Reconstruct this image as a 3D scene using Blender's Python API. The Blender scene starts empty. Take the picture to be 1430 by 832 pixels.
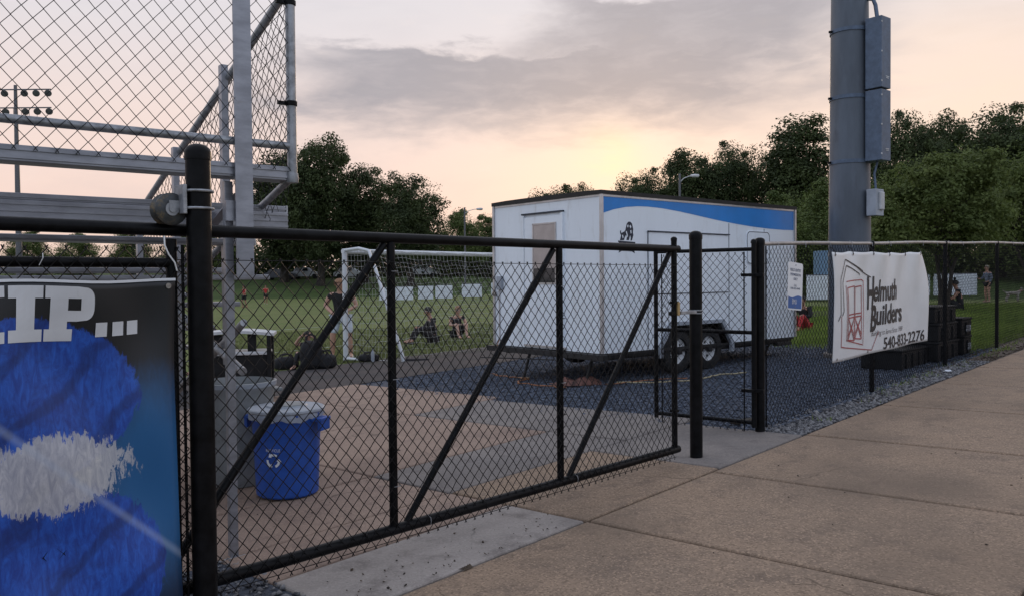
import bpy, bmesh, math, random
import numpy as np
from mathutils import Vector, Matrix, noise as mnoise

SC = bpy.context.scene
COL = SC.collection
R = math.radians

# ------------------------------------------------------------------ camera
F_PX, CAM_Z = 1150.0, 1.5
cam = bpy.data.cameras.new('camera')
cam.sensor_fit = 'HORIZONTAL'; cam.sensor_width = 36.0
cam.lens = 36.0 * F_PX / 1430.0
cam.clip_start = 0.05; cam.clip_end = 3000
cam_o = bpy.data.objects.new('camera', cam); COL.objects.link(cam_o)
CAM_M = Matrix.Rotation(math.pi/2 - math.atan(26/F_PX), 4, 'X') @ Matrix.Rotation(R(-0.5), 4, 'Z')
cam_o.matrix_world = Matrix.Translation((0, 0, CAM_Z)) @ CAM_M
SC.camera = cam_o

# ------------------------------------------------------------------ sky
SUN_AZ, SUN_EL = R(8.0), R(7.0)          # behind the trees, a little right of the view axis
world = bpy.data.worlds.new('World'); SC.world = world; world.use_nodes = True
nt = world.node_tree; nt.nodes.clear()
def N(tree, kind, **kw):
    n = tree.nodes.new(kind)
    for k, v in kw.items():
        if k.startswith('i_'):
            key = k[2:]; key = int(key) if key.isdigit() else key
            n.inputs[key].default_value = v
        else: setattr(n, k, v)
    return n
def math_node(tree, op, a, b=None, c=None, clamp=False):
    n = tree.nodes.new('ShaderNodeMath'); n.operation = op; n.use_clamp = clamp
    for i, v in enumerate((a, b, c)):
        if v is None: continue
        if isinstance(v, (int, float)): n.inputs[i].default_value = v
        else: tree.links.new(v, n.inputs[i])
    return n.outputs[0]
def mix_col(tree, fac, a, b):
    n = tree.nodes.new('ShaderNodeMix'); n.data_type = 'RGBA'
    for sock, v in ((n.inputs[0], fac), (n.inputs[6], a), (n.inputs[7], b)):
        if isinstance(v, (int, float)): sock.default_value = v
        elif isinstance(v, tuple): sock.default_value = (*v, 1) if len(v) == 3 else v
        else: tree.links.new(v, sock)
    return n.outputs[2]
def smooth(tree, v, lo, hi):
    n = tree.nodes.new('ShaderNodeMapRange'); n.interpolation_type = 'SMOOTHSTEP'
    n.inputs[1].default_value = lo; n.inputs[2].default_value = hi
    tree.links.new(v, n.inputs[0]); return n.outputs[0]
def build_sky():
    t = nt; L = t.links.new
    tc = N(t, 'ShaderNodeTexCoord'); nrm = N(t, 'ShaderNodeVectorMath', operation='NORMALIZE')
    L(tc.outputs['Generated'], nrm.inputs[0])
    sep = N(t, 'ShaderNodeSeparateXYZ'); L(nrm.outputs[0], sep.inputs[0])
    x, y, z = sep.outputs
    az = math_node(t, 'ARCTAN2', x, y)                    # 0 = view axis, + right
    el = math_node(t, 'ARCSINE', z)
    # elevation gradient on the sunset side
    def ramp(stops):
        r = N(t, 'ShaderNodeValToRGB'); e = r.color_ramp.elements
        e[0].position, e[0].color = stops[0][0], (*stops[0][1], 1)
        e[1].position, e[1].color = stops[-1][0], (*stops[-1][1], 1)
        for p, c in stops[1:-1]:
            q = e.new(p); q.color = (*c, 1)
        L(math_node(t, 'MAXIMUM', math_node(t, 'DIVIDE', el, math.pi/2), 0.0), r.inputs[0])
        return r.outputs[0]
    warm = ramp([(0.0, (0.82, 0.61, 0.50)), (0.06, (0.87, 0.665, 0.59)), (0.12, (0.83, 0.685, 0.645)),
                 (0.18, (0.73, 0.685, 0.71)), (0.26, (0.67, 0.675, 0.735)), (0.5, (0.70, 0.735, 0.85)), (1.0, (0.71, 0.78, 0.94))])
    cool = ramp([(0.0, (0.62, 0.64, 0.75)), (0.15, (0.64, 0.71, 0.87)), (0.5, (0.67, 0.76, 0.95)), (1.0, (0.71, 0.78, 0.94))])
    side = math_node(t, 'COSINE', math_node(t, 'SUBTRACT', az, SUN_AZ))
    base = mix_col(t, smooth(t, side, -0.55, 0.75), cool, warm)
    # sunset glow low behind the trees: broad, and a tighter core
    def glow(a0, e0, wa, we):
        da = math_node(t, 'DIVIDE', math_node(t, 'SUBTRACT', az, a0), wa)
        de = math_node(t, 'DIVIDE', math_node(t, 'SUBTRACT', el, e0), we)
        d = math_node(t, 'ADD', math_node(t, 'MULTIPLY', da, da), math_node(t, 'MULTIPLY', de, de))
        return math_node(t, 'EXPONENT', math_node(t, 'MULTIPLY', d, -1.0))
    # noise used to break up every cloud edge
    flat = N(t, 'ShaderNodeCombineXYZ')
    L(math_node(t, 'MULTIPLY', az, 1.0), flat.inputs[0]); L(math_node(t, 'MULTIPLY', el, 3.2), flat.inputs[1])
    n1 = N(t, 'ShaderNodeTexNoise', i_Scale=5.5, i_Detail=7.0, i_Roughness=0.55, i_Distortion=0.4)
    L(flat.outputs[0], n1.inputs['Vector'])
    n2 = N(t, 'ShaderNodeTexNoise', i_Scale=16.0, i_Detail=6.0, i_Roughness=0.6, i_Distortion=0.3)
    L(flat.outputs[0], n2.inputs['Vector'])
    a = math_node(t, 'SUBTRACT', n1.outputs['Fac'], 0.5); b = math_node(t, 'SUBTRACT', n2.outputs['Fac'], 0.5)
    g1 = math_node(t, 'ADD', math_node(t, 'MULTIPLY', glow(R(7), R(7.5), R(9), R(3.6)), .8), glow(R(29), R(11), R(11), R(6)))
    g1 = math_node(t, 'MULTIPLY', g1, math_node(t, 'ADD', 0.85, math_node(t, 'MULTIPLY', a, 1.2)), clamp=True)
    base = mix_col(t, math_node(t, 'MULTIPLY', g1, 0.75), base, (1.0, 0.765, 0.585))
    g2 = math_node(t, 'MULTIPLY', glow(R(6.8), R(8.4), R(2.0), R(1.9)), math_node(t, 'ADD', 0.8, math_node(t, 'MULTIPLY', b, 2.4)), clamp=True)
    base = mix_col(t, math_node(t, 'MULTIPLY', g2, 0.7), base, (1.0, 0.82, 0.53))
    # long grey cloud bank above the glow
    elw = math_node(t, 'ADD', el, math_node(t, 'ADD', math_node(t, 'MULTIPLY', a, 0.075), math_node(t, 'MULTIPLY', b, 0.05)))
    def bank(a0, a1, soft, e_lo, e_hi, es_lo, es_hi):
        fa = math_node(t, 'MULTIPLY', smooth(t, math_node(t, 'ADD', az, math_node(t, 'MULTIPLY', a, 0.35)), a0 - soft, a0 + soft),
                       math_node(t, 'SUBTRACT', 1.0, smooth(t, math_node(t, 'ADD', az, math_node(t, 'MULTIPLY', a, 0.35)), a1 - soft, a1 + soft)))
        fe = math_node(t, 'MULTIPLY', smooth(t, elw, e_lo - es_lo, e_lo + es_lo),
                       math_node(t, 'SUBTRACT', 1.0, smooth(t, elw, e_hi - es_hi, e_hi + es_hi)))
        return math_node(t, 'MULTIPLY', fa, fe)
    c1 = bank(R(-15), R(19), R(5), R(10.6), R(15.4), R(2.2), R(.55))
    c2 = bank(R(2), R(23), R(5), R(13.6), R(18.8), R(1.6), R(.6))
    cl = math_node(t, 'MAXIMUM', c1, math_node(t, 'MULTIPLY', c2, 0.95))
    base = mix_col(t, math_node(t, 'MULTIPLY', cl, math_node(t, 'ADD', 0.86, math_node(t, 'MULTIPLY', b, .55)), clamp=True), base, (0.31, 0.31, 0.36))
    # soft streaks over the whole sky
    st = smooth(t, n1.outputs['Fac'], 0.46, 0.72)
    base = mix_col(t, math_node(t, 'MULTIPLY', st, 0.14), base, (0.44, 0.43, 0.48))
    st2 = smooth(t, n2.outputs['Fac'], 0.52, 0.75)
    base = mix_col(t, math_node(t, 'MULTIPLY', st2, 0.10), base, (0.92, 0.80, 0.74))
    sky = N(t, 'ShaderNodeTexSky', sky_type='NISHITA', sun_disc=False, sun_elevation=SUN_EL, sun_rotation=SUN_AZ)
    sky.air_density = 1.5; sky.dust_density = 3.0
    bg1 = N(t, 'ShaderNodeBackground', i_Strength=0.05); L(sky.outputs[0], bg1.inputs[0])
    bg2 = N(t, 'ShaderNodeBackground', i_Strength=0.91); L(base, bg2.inputs[0])
    mx = N(t, 'ShaderNodeMixShader', i_Fac=0.93) if False else N(t, 'ShaderNodeMixShader')
    mx.inputs[0].default_value = 0.93
    L(bg1.outputs[0], mx.inputs[1]); L(bg2.outputs[0], mx.inputs[2])
    out = N(t, 'ShaderNodeOutputWorld'); L(mx.outputs[0], out.inputs[0])
build_sky()
world.cycles.sampling_method = 'MANUAL'; world.cycles.sample_map_resolution = 512

sun = bpy.data.lights.new('sun', 'SUN'); sun.energy = 0.5; sun.angle = R(14); sun.color = (1.0, 0.72, 0.48)
sun_o = bpy.data.objects.new('sun', sun); COL.objects.link(sun_o)
sd = Vector((math.sin(SUN_AZ)*math.cos(SUN_EL), math.cos(SUN_AZ)*math.cos(SUN_EL), math.sin(SUN_EL)))
sun_o.rotation_euler = (-sd).to_track_quat('-Z', 'Y').to_euler(); sun_o.location = (0, 0, 40)

vs = SC.view_settings
vs.view_transform = 'Standard'; vs.look = 'None'; vs.exposure = 0.34; vs.gamma = 1.0; vs.use_curve_mapping = False

# ------------------------------------------------------------------ helpers
def V(*a): return Vector(a)
def ground(x, y):
    z = 0.042*14.0*math.tanh((x-2)/14.0)
    if x > 2 and y > 18: z *= 1-0.65*min(1, (y-18)/27)
    if x < 6 and y > 92: z += 5.6*(1-math.exp(-(y-92)/45))*min(1, (6-x)/12)
    if x > 6 and y > 50: z += 7.0*(1-math.exp(-(y-50)/75))*min(1, (x-6)/12)
    return z
def near_ground(x, y): return 0.042*14.0*math.tanh((x-2)/14.0)
def SP(s, p, z=0.0):
    """site frame: s runs along the fence line, p towards the street"""
    return Vector((0.69*s+0.7238*p, 0.7238*s-0.69*p, z))
ES = Vector((0.69, 0.7238, 0)); EP = Vector((0.7238, -0.69, 0))
def gsp(s, p):
    q = SP(s, p); return near_ground(q.x, q.y)

def tag(o, label=None, cat=None, group=None, kind=None):
    if label: o['label'] = label
    if cat: o['category'] = cat
    if group: o['group'] = group
    if kind: o['kind'] = kind
    return o
def thing(name, loc, label, cat, group=None, rz=0.0):
    o = bpy.data.objects.new(name, None); COL.objects.link(o)
    o.empty_display_size = 0.1
    o.location = loc; o.rotation_euler = (0, 0, rz)
    return tag(o, label, cat, group)
def world_to(parent):
    """matrix from world to the local frame of a chain of parents"""
    m = Matrix.Identity(4); p = parent
    while p is not None:
        m = p.matrix_basis.inverted() if False else (Matrix.LocRotScale(p.location, p.rotation_euler, p.scale).inverted()) if p.parent is None else m
        if p.parent is None: break
        p = p.parent
    return m
class MB:
    """collects shapes for ONE mesh object"""
    def __init__(s): s.v = []; s.f = []; s.m = []; s.mi = 0
    def add(s, vs, fs):
        o = len(s.v); s.v += [tuple(q) for q in vs]; s.f += [tuple(i+o for i in f) for f in fs]; s.m += [s.mi]*len(fs); return s
    def box(s, c, size, rot=None, bev=0.0):
        hx, hy, hz = size[0]/2, size[1]/2, size[2]/2; c = Vector(c)
        if bev > 0:
            b = min(bev, hx*.9, hy*.9, hz*.9); vs = []
            bm = bmesh.new(); bmesh.ops.create_cube(bm, size=1.0)
            for q in bm.verts: q.co = Vector((q.co.x*hx*2, q.co.y*hy*2, q.co.z*hz*2))
            bmesh.ops.bevel(bm, geom=bm.edges[:], offset=b, segments=2, profile=.6, affect='EDGES')
            bm.verts.index_update()
            vs = [q.co.copy() for q in bm.verts]; fs = [[q.index for q in f.verts] for f in bm.faces]; bm.free()
        else:
            vs = [Vector((x, y, z)) for x in (-hx, hx) for y in (-hy, hy) for z in (-hz, hz)]
            fs = [(0, 1, 3, 2), (4, 6, 7, 5), (0, 4, 5, 1), (2, 3, 7, 6), (0, 2, 6, 4), (1, 5, 7, 3)]
        if rot is not None: vs = [rot @ q for q in vs]
        return s.add([q+c for q in vs], fs)
    def tube(s, p, q, r, n=10, r2=None, caps=True):
        return s.pipe([p, q], [r, r if r2 is None else r2], n, caps)
    def pipe(s, pts, rs, n=8, caps=True):
        pts = [Vector(p) for p in pts]
        if not isinstance(rs, (list, tuple)): rs = [rs]*len(pts)
        vs, fs = [], []; up = None
        for i, p in enumerate(pts):
            d = (pts[min(i+1, len(pts)-1)]-pts[max(i-1, 0)])
            if d.length < 1e-9: d = Vector((0, 0, 1))
            d.normalize()
            if up is None:
                up = Vector((0, 0, 1)) if abs(d.z) < .9 else Vector((1, 0, 0))
            a = up.cross(d)
            if a.length < 1e-6: a = Vector((1, 0, 0)).cross(d)
            a.normalize(); b = d.cross(a); up = b
            for k in range(n):
                t = 2*math.pi*k/n; vs.append(p+(a*math.cos(t)+b*math.sin(t))*rs[i])
        for i in range(len(pts)-1):
            for k in range(n):
                k2 = (k+1) % n; fs.append((i*n+k, i*n+k2, (i+1)*n+k2, (i+1)*n+k))
        if caps:
            fs.append(tuple(range(n-1, -1, -1))); fs.append(tuple((len(pts)-1)*n+k for k in range(n)))
        return s.add(vs, fs)
    def lathe(s, c, prof, n=20, axis=None, caps=True):
        """prof = [(radius, height)...] round an axis through c"""
        c = Vector(c); q = Vector((0, 0, 1)).rotation_difference(Vector(axis)) if axis is not None else None
        vs, fs = [], []
        for r, h in prof:
            for k in range(n):
                t = 2*math.pi*k/n; w = Vector((r*math.cos(t), r*math.sin(t), h))
                vs.append(c+(q @ w if q is not None else w))
        for i in range(len(prof)-1):
            for k in range(n):
                k2 = (k+1) % n; fs.append((i*n+k, i*n+k2, (i+1)*n+k2, (i+1)*n+k))
        if caps:
            fs.append(tuple(range(n-1, -1, -1))); fs.append(tuple((len(prof)-1)*n+k for k in range(n)))
        return s.add(vs, fs)
    def prism(s, poly, o, ex, ey, depth):
        """flat polygon (x, y) on plane o + x ex + y ey, extruded by vector depth"""
        o, ex, ey, depth = Vector(o), Vector(ex), Vector(ey), Vector(depth)
        n = len(poly); a = [o+ex*x+ey*y for x, y in poly]; b = [q+depth for q in a]
        fs = [tuple(range(n)), tuple(range(2*n-1, n-1, -1))]
        fs += [(i, n+i, n+(i+1) % n, (i+1) % n) for i in range(n)]
        return s.add(a+b, fs)
    def build(s, name, mats, parent=None, smooth=False, origin=None, fix=True, local=False):
        me = bpy.data.meshes.new(name)
        o = bpy.data.objects.new(name, me); COL.objects.link(o)
        vs = [Vector(q) for q in s.v]
        if parent is not None:
            o.parent = parent
            if not local:
                root = parent if parent.parent is None else parent.parent
                m = Matrix.LocRotScale(root.location, root.rotation_euler, root.scale).inverted()
                if parent.parent is not None:
                    m = Matrix.LocRotScale(parent.location, parent.rotation_euler, parent.scale).inverted() @ m
                vs = [m @ q for q in vs]
        elif origin is not None:
            origin = Vector(origin); vs = [q-origin for q in vs]; o.location = origin
        me.from_pydata(vs, [], s.f)
        for m in (mats if isinstance(mats, (list, tuple)) else [mats]): me.materials.append(m)
        if any(s.m): me.polygons.foreach_set('material_index', s.m)
        if fix:
            bm = bmesh.new(); bm.from_mesh(me); bmesh.ops.recalc_face_normals(bm, faces=bm.faces[:]); bm.to_mesh(me); bm.free()
        if smooth:
            me.polygons.foreach_set('use_smooth', [True]*len(me.polygons))
            me.set_sharp_from_angle(angle=R(40))
        me.update()
        return o
def copy_tree(o, parent=None):
    c = o.copy(); COL.objects.link(c); c.parent = parent
    for ch in list(o.children): copy_tree(ch, c)
    return c
def fast_mesh(name, verts, quads, mat, parent=None, smooth=False, origin=None):
    """numpy arrays -> mesh object; quads may be (n,3) or (n,4)"""
    me = bpy.data.meshes.new(name); k = quads.shape[1]
    me.vertices.add(len(verts)); me.vertices.foreach_set('co', np.ascontiguousarray(verts, np.float32).ravel())
    me.loops.add(quads.size); me.loops.foreach_set('vertex_index', np.ascontiguousarray(quads, np.int32).ravel())
    me.polygons.add(len(quads)); me.polygons.foreach_set('loop_start', np.arange(0, quads.size, k, dtype=np.int32))
    me.update(calc_edges=True); me.materials.append(mat)
    o = bpy.data.objects.new(name, me); COL.objects.link(o)
    if parent is not None: o.parent = parent
    if origin is not None: o.location = origin
    if smooth: me.polygons.foreach_set('use_smooth', [True]*len(me.polygons))
    return o

# ------------------------------------------------------------------ materials
def mat(name, col, rough=0.6, metal=0.0, var=0.12, scale=6.0, bump=0.0, bscale=40.0, col2=None, spec=0.5, dirt=None, coords='Object', detail=6.0, stretch=None):
    """procedural surface: base colour broken up by noise (col2 or darker/lighter col), bump, optional dirt speckle"""
    m = bpy.data.materials.new(name); m.use_nodes = True; t = m.node_tree; L = t.links.new
    b = t.nodes['Principled BSDF']; b.inputs['Roughness'].default_value = rough; b.inputs['Metallic'].default_value = metal
    b.inputs['Specular IOR Level'].default_value = spec
    tc = N(t, 'ShaderNodeTexCoord'); src = tc.outputs[coords]
    if stretch:
        mp = N(t, 'ShaderNodeMapping'); mp.inputs['Scale'].default_value = stretch; L(src, mp.inputs[0]); src = mp.outputs[0]
    n = N(t, 'ShaderNodeTexNoise', i_Scale=scale, i_Detail=detail, i_Roughness=0.6); L(src, n.inputs['Vector'])
    c2 = col2 or tuple(max(0, c*(1-var*2)) for c in col)
    c1 = col if col2 else tuple(min(1, c*(1+var)) for c in col)
    f = smooth(t, n.outputs['Fac'], 0.3, 0.7)
    c = mix_col(t, f, c2, c1)
    if dirt:
        dcol, dscale, lo, hi = dirt
        d = N(t, 'ShaderNodeTexNoise', i_Scale=dscale, i_Detail=8.0, i_Roughness=0.7); L(src, d.inputs['Vector'])
        c = mix_col(t, smooth(t, d.outputs['Fac'], lo, hi), c, dcol)
    L(c, b.inputs['Base Color'])
    rv = math_node(t, 'ADD', rough-0.08, math_node(t, 'MULTIPLY', n.outputs['Fac'], 0.16), clamp=True); L(rv, b.inputs['Roughness'])
    if bump:
        nb = N(t, 'ShaderNodeTexNoise', i_Scale=bscale, i_Detail=6.0, i_Roughness=0.65); L(src, nb.inputs['Vector'])
        bp = N(t, 'ShaderNodeBump', i_Strength=bump, i_Distance=0.01); L(nb.outputs['Fac'], bp.inputs['Height']); L(bp.outputs[0], b.inputs['Normal'])
    return m
M = {}
M['black'] = mat('black_coating', (0.006, 0.006, 0.007), 0.40, var=.3, scale=14, dirt=((0.02, 0.018, 0.017), 30, .68, .88), bump=.05, bscale=60, spec=.12)
M['vinyl'] = mat('black_vinyl_wire', (0.006, 0.006, 0.007), 0.5, var=.3, scale=20, spec=.25)
M['galv'] = mat('galvanised_steel', (0.33, 0.34, 0.36), 0.48, metal=0.55, var=.2, scale=18, dirt=((0.16, 0.15, 0.15), 9, .55, .75))
M['galv_pole'] = mat('galvanised_pole', (0.105, 0.125, 0.155), 0.5, metal=0.25, var=.15, scale=2.2, dirt=((0.075, 0.085, 0.105), 6, .5, .75), stretch=(1, 1, .25))
M['galv_box'] = mat('galvanised_box', (0.095, 0.13, 0.19), 0.5, metal=0.25, var=.12, scale=9, dirt=((0.065, 0.09, 0.135), 24, .5, .75))
M['galv_dark'] = mat('weathered_wire', (0.022, 0.022, 0.025), 0.55, metal=0.2, spec=.25, var=.25, scale=20)
M['alu'] = mat('bleacher_aluminium', (0.30, 0.305, 0.335), 0.42, metal=0.6, var=.12, scale=5, dirt=((0.24, 0.235, 0.24), 7, .55, .8), stretch=(1, 1, 3))
M['rust'] = mat('latch_steel', (0.35, 0.33, 0.31), 0.45, metal=0.8, var=.2, scale=30, dirt=((0.20, 0.10, 0.05), 40, .5, .7))
M['wheel_steel'] = mat('roller_steel', (0.07, 0.075, 0.08), 0.45, metal=0.6, var=.2, scale=14, dirt=((0.16, 0.12, 0.07), 22, .5, .7))
M['white_panel'] = mat('trailer_white', (0.78, 0.83, 0.88), 0.36, var=.02, scale=1.2, dirt=((0.54, 0.55, 0.55), 3.5, .52, .82), stretch=(1.6, 1.6, .35))
M['trim'] = mat('trailer_trim', (0.52, 0.50, 0.50), 0.35, metal=0.6, var=.1)
M['roof'] = mat('trailer_roof', (0.018, 0.015, 0.014), 0.7, var=.3, scale=5)
M['wave'] = mat('blue_vinyl', (0.004, 0.21, 0.62), 0.4, var=.06, scale=2)
M['seam'] = mat('dark_seam', (0.03, 0.035, 0.05), 0.6)
M['navy'] = mat('navy_emblem', (0.012, 0.017, 0.035), 0.5)
M['emblem_blue'] = mat('emblem_blue', (0.05, 0.12, 0.24), 0.5)
M['frame'] = mat('trailer_frame', (0.013, 0.013, 0.014), 0.6, var=.3)
M['rubber'] = mat('tyre_rubber', (0.016, 0.016, 0.017), 0.8, var=.3, bump=.2, bscale=80)
M['wheel_white'] = mat('wheel_white', (0.66, 0.68, 0.70), 0.4, var=.08, scale=12, dirt=((0.35, 0.33, 0.30), 20, .6, .8))
M['banner_white'] = mat('banner_white', (0.70, 0.70, 0.70), 0.42, var=.03, scale=3, dirt=((0.55, 0.55, 0.55), 5, .6, .85))
M['ink'] = mat('banner_ink', (0.014, 0.013, 0.018), 0.5)
M['ink_red'] = mat('banner_red', (0.33, 0.045, 0.05), 0.5)
M['ink_grey'] = mat('banner_grey', (0.12, 0.11, 0.12), 0.5)
M['letter'] = mat('banner_letter', (0.60, 0.61, 0.63), 0.4, var=.03, scale=8)
M['sign_white'] = mat('sign_white', (0.74, 0.75, 0.77), 0.35, var=.02)
M['sign_blue'] = mat('sign_blue', (0.02, 0.11, 0.36), 0.4)
M['sign_ink'] = mat('sign_ink', (0.10, 0.13, 0.22), 0.5)
M['can_blue'] = mat('blue_plastic', (0.012, 0.075, 0.36), 0.45, var=.1, scale=8, dirt=((0.02, 0.05, 0.18), 12, .58, .8), bump=.06, bscale=30)
M['can_grey'] = mat('grey_plastic', (0.23, 0.245, 0.25), 0.55, var=.12, scale=6, dirt=((0.09, 0.09, 0.09), 10, .55, .8), bump=.06)
M['lid'] = mat('lid_grey', (0.31, 0.34, 0.385), 0.5, var=.08, scale=6, dirt=((0.3, 0.3, 0.3), 14, .58, .8))
M['white_mark'] = mat('white_mark', (0.66, 0.69, 0.74), 0.6)
M['black_plastic'] = mat('black_plastic', (0.009, 0.009, 0.010), 0.6, var=.3, scale=10, dirt=((0.025, 0.025, 0.025), 14, .6, .8), spec=.25)
M['pale_top'] = mat('pale_plastic', (0.50, 0.51, 0.52), 0.5, var=.08)
M['goal_white'] = mat('goal_white', (0.60, 0.62, 0.65), 0.4, var=.04, dirt=((0.45, 0.45, 0.42), 9, .6, .85))
M['net'] = mat('goal_net', (0.42, 0.42, 0.40), 0.8)
M['field_line'] = mat('field_line', (0.42, 0.46, 0.38), 0.9, var=.2, scale=9)
M['board'] = mat('white_board', (0.66, 0.69, 0.74), 0.5, var=.05, scale=2)
M['bark'] = mat('bark', (0.045, 0.036, 0.028), 0.9, var=.35, scale=9, bump=.6, bscale=22, stretch=(1, 1, .3))
M['lamp_grey'] = mat('lamp_grey', (0.12, 0.12, 0.13), 0.5, metal=.3)
M['lamp_pale'] = mat('lamp_pale', (0.55, 0.55, 0.55), 0.5)
M['cable_orange'] = mat('cable_orange', (0.30, 0.12, 0.05), 0.6)
M['hose_yellow'] = mat('hose_pale', (0.42, 0.36, 0.22), 0.6)
M['tarp'] = mat('brown_tarp', (0.16, 0.075, 0.06), 0.75, var=.35, scale=9, bump=.4, bscale=25)
M['skin'] = mat('skin', (0.46, 0.26, 0.19), 0.5, var=.06, scale=14)
M['skin_tan'] = mat('skin_tan', (0.36, 0.19, 0.13), 0.5, var=.06, scale=14)
M['cloth_black'] = mat('cloth_black', (0.012, 0.012, 0.014), 0.85, var=.3, scale=30, bump=.3, bscale=60)
M['cloth_dark'] = mat('cloth_dark', (0.022, 0.018, 0.022), 0.85, var=.3, scale=30)
M['cloth_white'] = mat('cloth_pale_blue', (0.64, 0.70, 0.80), 0.85, var=.06, scale=20, bump=.3, bscale=30)
M['cloth_red'] = mat('cloth_red', (0.42, 0.028, 0.03), 0.8, var=.15, scale=20)
M['cloth_maroon'] = mat('cloth_maroon', (0.13, 0.02, 0.028), 0.8, var=.15, scale=20)
M['cloth_grey'] = mat('cloth_grey_blue', (0.16, 0.19, 0.26), 0.85, var=.12, scale=20)
M['cloth_khaki'] = mat('cloth_khaki', (0.32, 0.25, 0.19), 0.85, var=.1, scale=20)
M['hair_dark'] = mat('hair_dark', (0.014, 0.011, 0.009), 0.7, var=.4, scale=60)
M['hair_fair'] = mat('hair_fair', (0.28, 0.15, 0.08), 0.7, var=.3, scale=60)
M['hair_grey'] = mat('hair_grey', (0.26, 0.22, 0.17), 0.7, var=.3, scale=60)
M['eye'] = mat('eye_dark', (0.02, 0.015, 0.012), 0.3)
M['dog_fur'] = mat('dog_fur', (0.20, 0.16, 0.13), 0.9, col2=(0.45, 0.42, 0.40), scale=5, bump=.4)
M['cabinet'] = mat('blue_cabinet', (0.16, 0.26, 0.38), 0.5, var=.08)
M['car_white'] = mat('car_white', (0.55, 0.57, 0.60), 0.3, var=.03)
M['car_dark'] = mat('car_dark', (0.04, 0.045, 0.06), 0.3, var=.1)
M['glass_dark'] = mat('dark_glass', (0.02, 0.022, 0.026), 0.06, var=.1)
M['roller_tag'] = mat('brass_tag', (0.42, 0.30, 0.14), 0.45, metal=.6)
def leaf_mat(name, c_dark, c_light, trans=0.25):
    m = bpy.data.materials.new(name); m.use_nodes = True; t = m.node_tree; L = t.links.new
    b = t.nodes['Principled BSDF']; b.inputs['Roughness'].default_value = 0.65; b.inputs['Specular IOR Level'].default_value = 0.25
    g = N(t, 'ShaderNodeNewGeometry'); tc = N(t, 'ShaderNodeTexCoord')
    n = N(t, 'ShaderNodeTexNoise', i_Scale=0.7, i_Detail=3.0); L(tc.outputs['Object'], n.inputs['Vector'])
    f = math_node(t, 'ADD', math_node(t, 'MULTIPLY', g.outputs['Random Per Island'], 0.35), math_node(t, 'MULTIPLY', smooth(t, n.outputs['Fac'], .3, .7), 0.65))
    c = mix_col(t, f, c_dark, c_light); L(c, b.inputs['Base Color'])
    tr = N(t, 'ShaderNodeBsdfTranslucent'); L(c, tr.inputs[0])
    mx = N(t, 'ShaderNodeMixShader'); mx.inputs[0].default_value = trans
    L(b.outputs[0], mx.inputs[1]); L(tr.outputs[0], mx.inputs[2]); L(mx.outputs[0], t.nodes['Material Output'].inputs[0])
    return m
M['leaf_dark'] = leaf_mat('leaves_dark', (0.022, 0.034, 0.013), (0.075, 0.098, 0.032))
M['leaf_mid'] = leaf_mat('leaves_mid', (0.045, 0.070, 0.018), (0.15, 0.19, 0.052))
M['leaf_light'] = leaf_mat('leaves_light', (0.065, 0.092, 0.024), (0.18, 0.22, 0.07), .45)
M['grass_blade'] = leaf_mat('grass_blades', (0.10, 0.16, 0.03), (0.25, 0.33, 0.08), .45)
M['field_blade'] = leaf_mat('field_blades', (0.085, 0.105, 0.035), (0.19, 0.205, 0.085), .35)

def ground_mat():
    m = bpy.data.materials.new('grass_turf'); m.use_nodes = True; t = m.node_tree; L = t.links.new
    b = t.nodes['Principled BSDF']; b.inputs['Roughness'].default_value = .9; b.inputs['Specular IOR Level'].default_value = .15
    tc = N(t, 'ShaderNodeTexCoord'); o = tc.outputs['Object']
    def nz(s, d=5.0):
        n = N(t, 'ShaderNodeTexNoise', i_Scale=s, i_Detail=d, i_Roughness=.65); L(o, n.inputs['Vector']); return n.outputs['Fac']
    c = mix_col(t, smooth(t, nz(.12), .35, .65), (0.125, 0.165, 0.05), (0.17, 0.195, 0.068))
    c = mix_col(t, smooth(t, nz(1.1), .4, .7), c, (0.18, 0.18, 0.075))
    c = mix_col(t, math_node(t, 'MULTIPLY', smooth(t, nz(14, 8.0), .35, .7), .55), c, (0.05, 0.075, 0.022))
    # the rough, unmown banks beyond the pitch are a deeper green
    sp = N(t, 'ShaderNodeSeparateXYZ'); L(o, sp.inputs[0])
    far_l = smooth(t, math_node(t, 'ADD', sp.outputs[1], math_node(t, 'MULTIPLY', nz(.2), 5.0)), 92.5, 95)
    far_r = math_node(t, 'MULTIPLY', smooth(t, sp.outputs[0], 5, 9), smooth(t, math_node(t, 'ADD', sp.outputs[1], math_node(t, 'MULTIPLY', nz(.2), 6.0)), 47, 51))
    c = mix_col(t, math_node(t, 'MAXIMUM', far_l, far_r), c, mix_col(t, smooth(t, nz(.35), .3, .7), (0.040, 0.066, 0.018), (0.070, 0.098, 0.030)))
    L(c, b.inputs['Base Color'])
    bp = N(t, 'ShaderNodeBump', i_Strength=.7, i_Distance=.04); L(nz(26, 8.0), bp.inputs['Height']); L(bp.outputs[0], b.inputs['Normal'])
    return m
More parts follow.
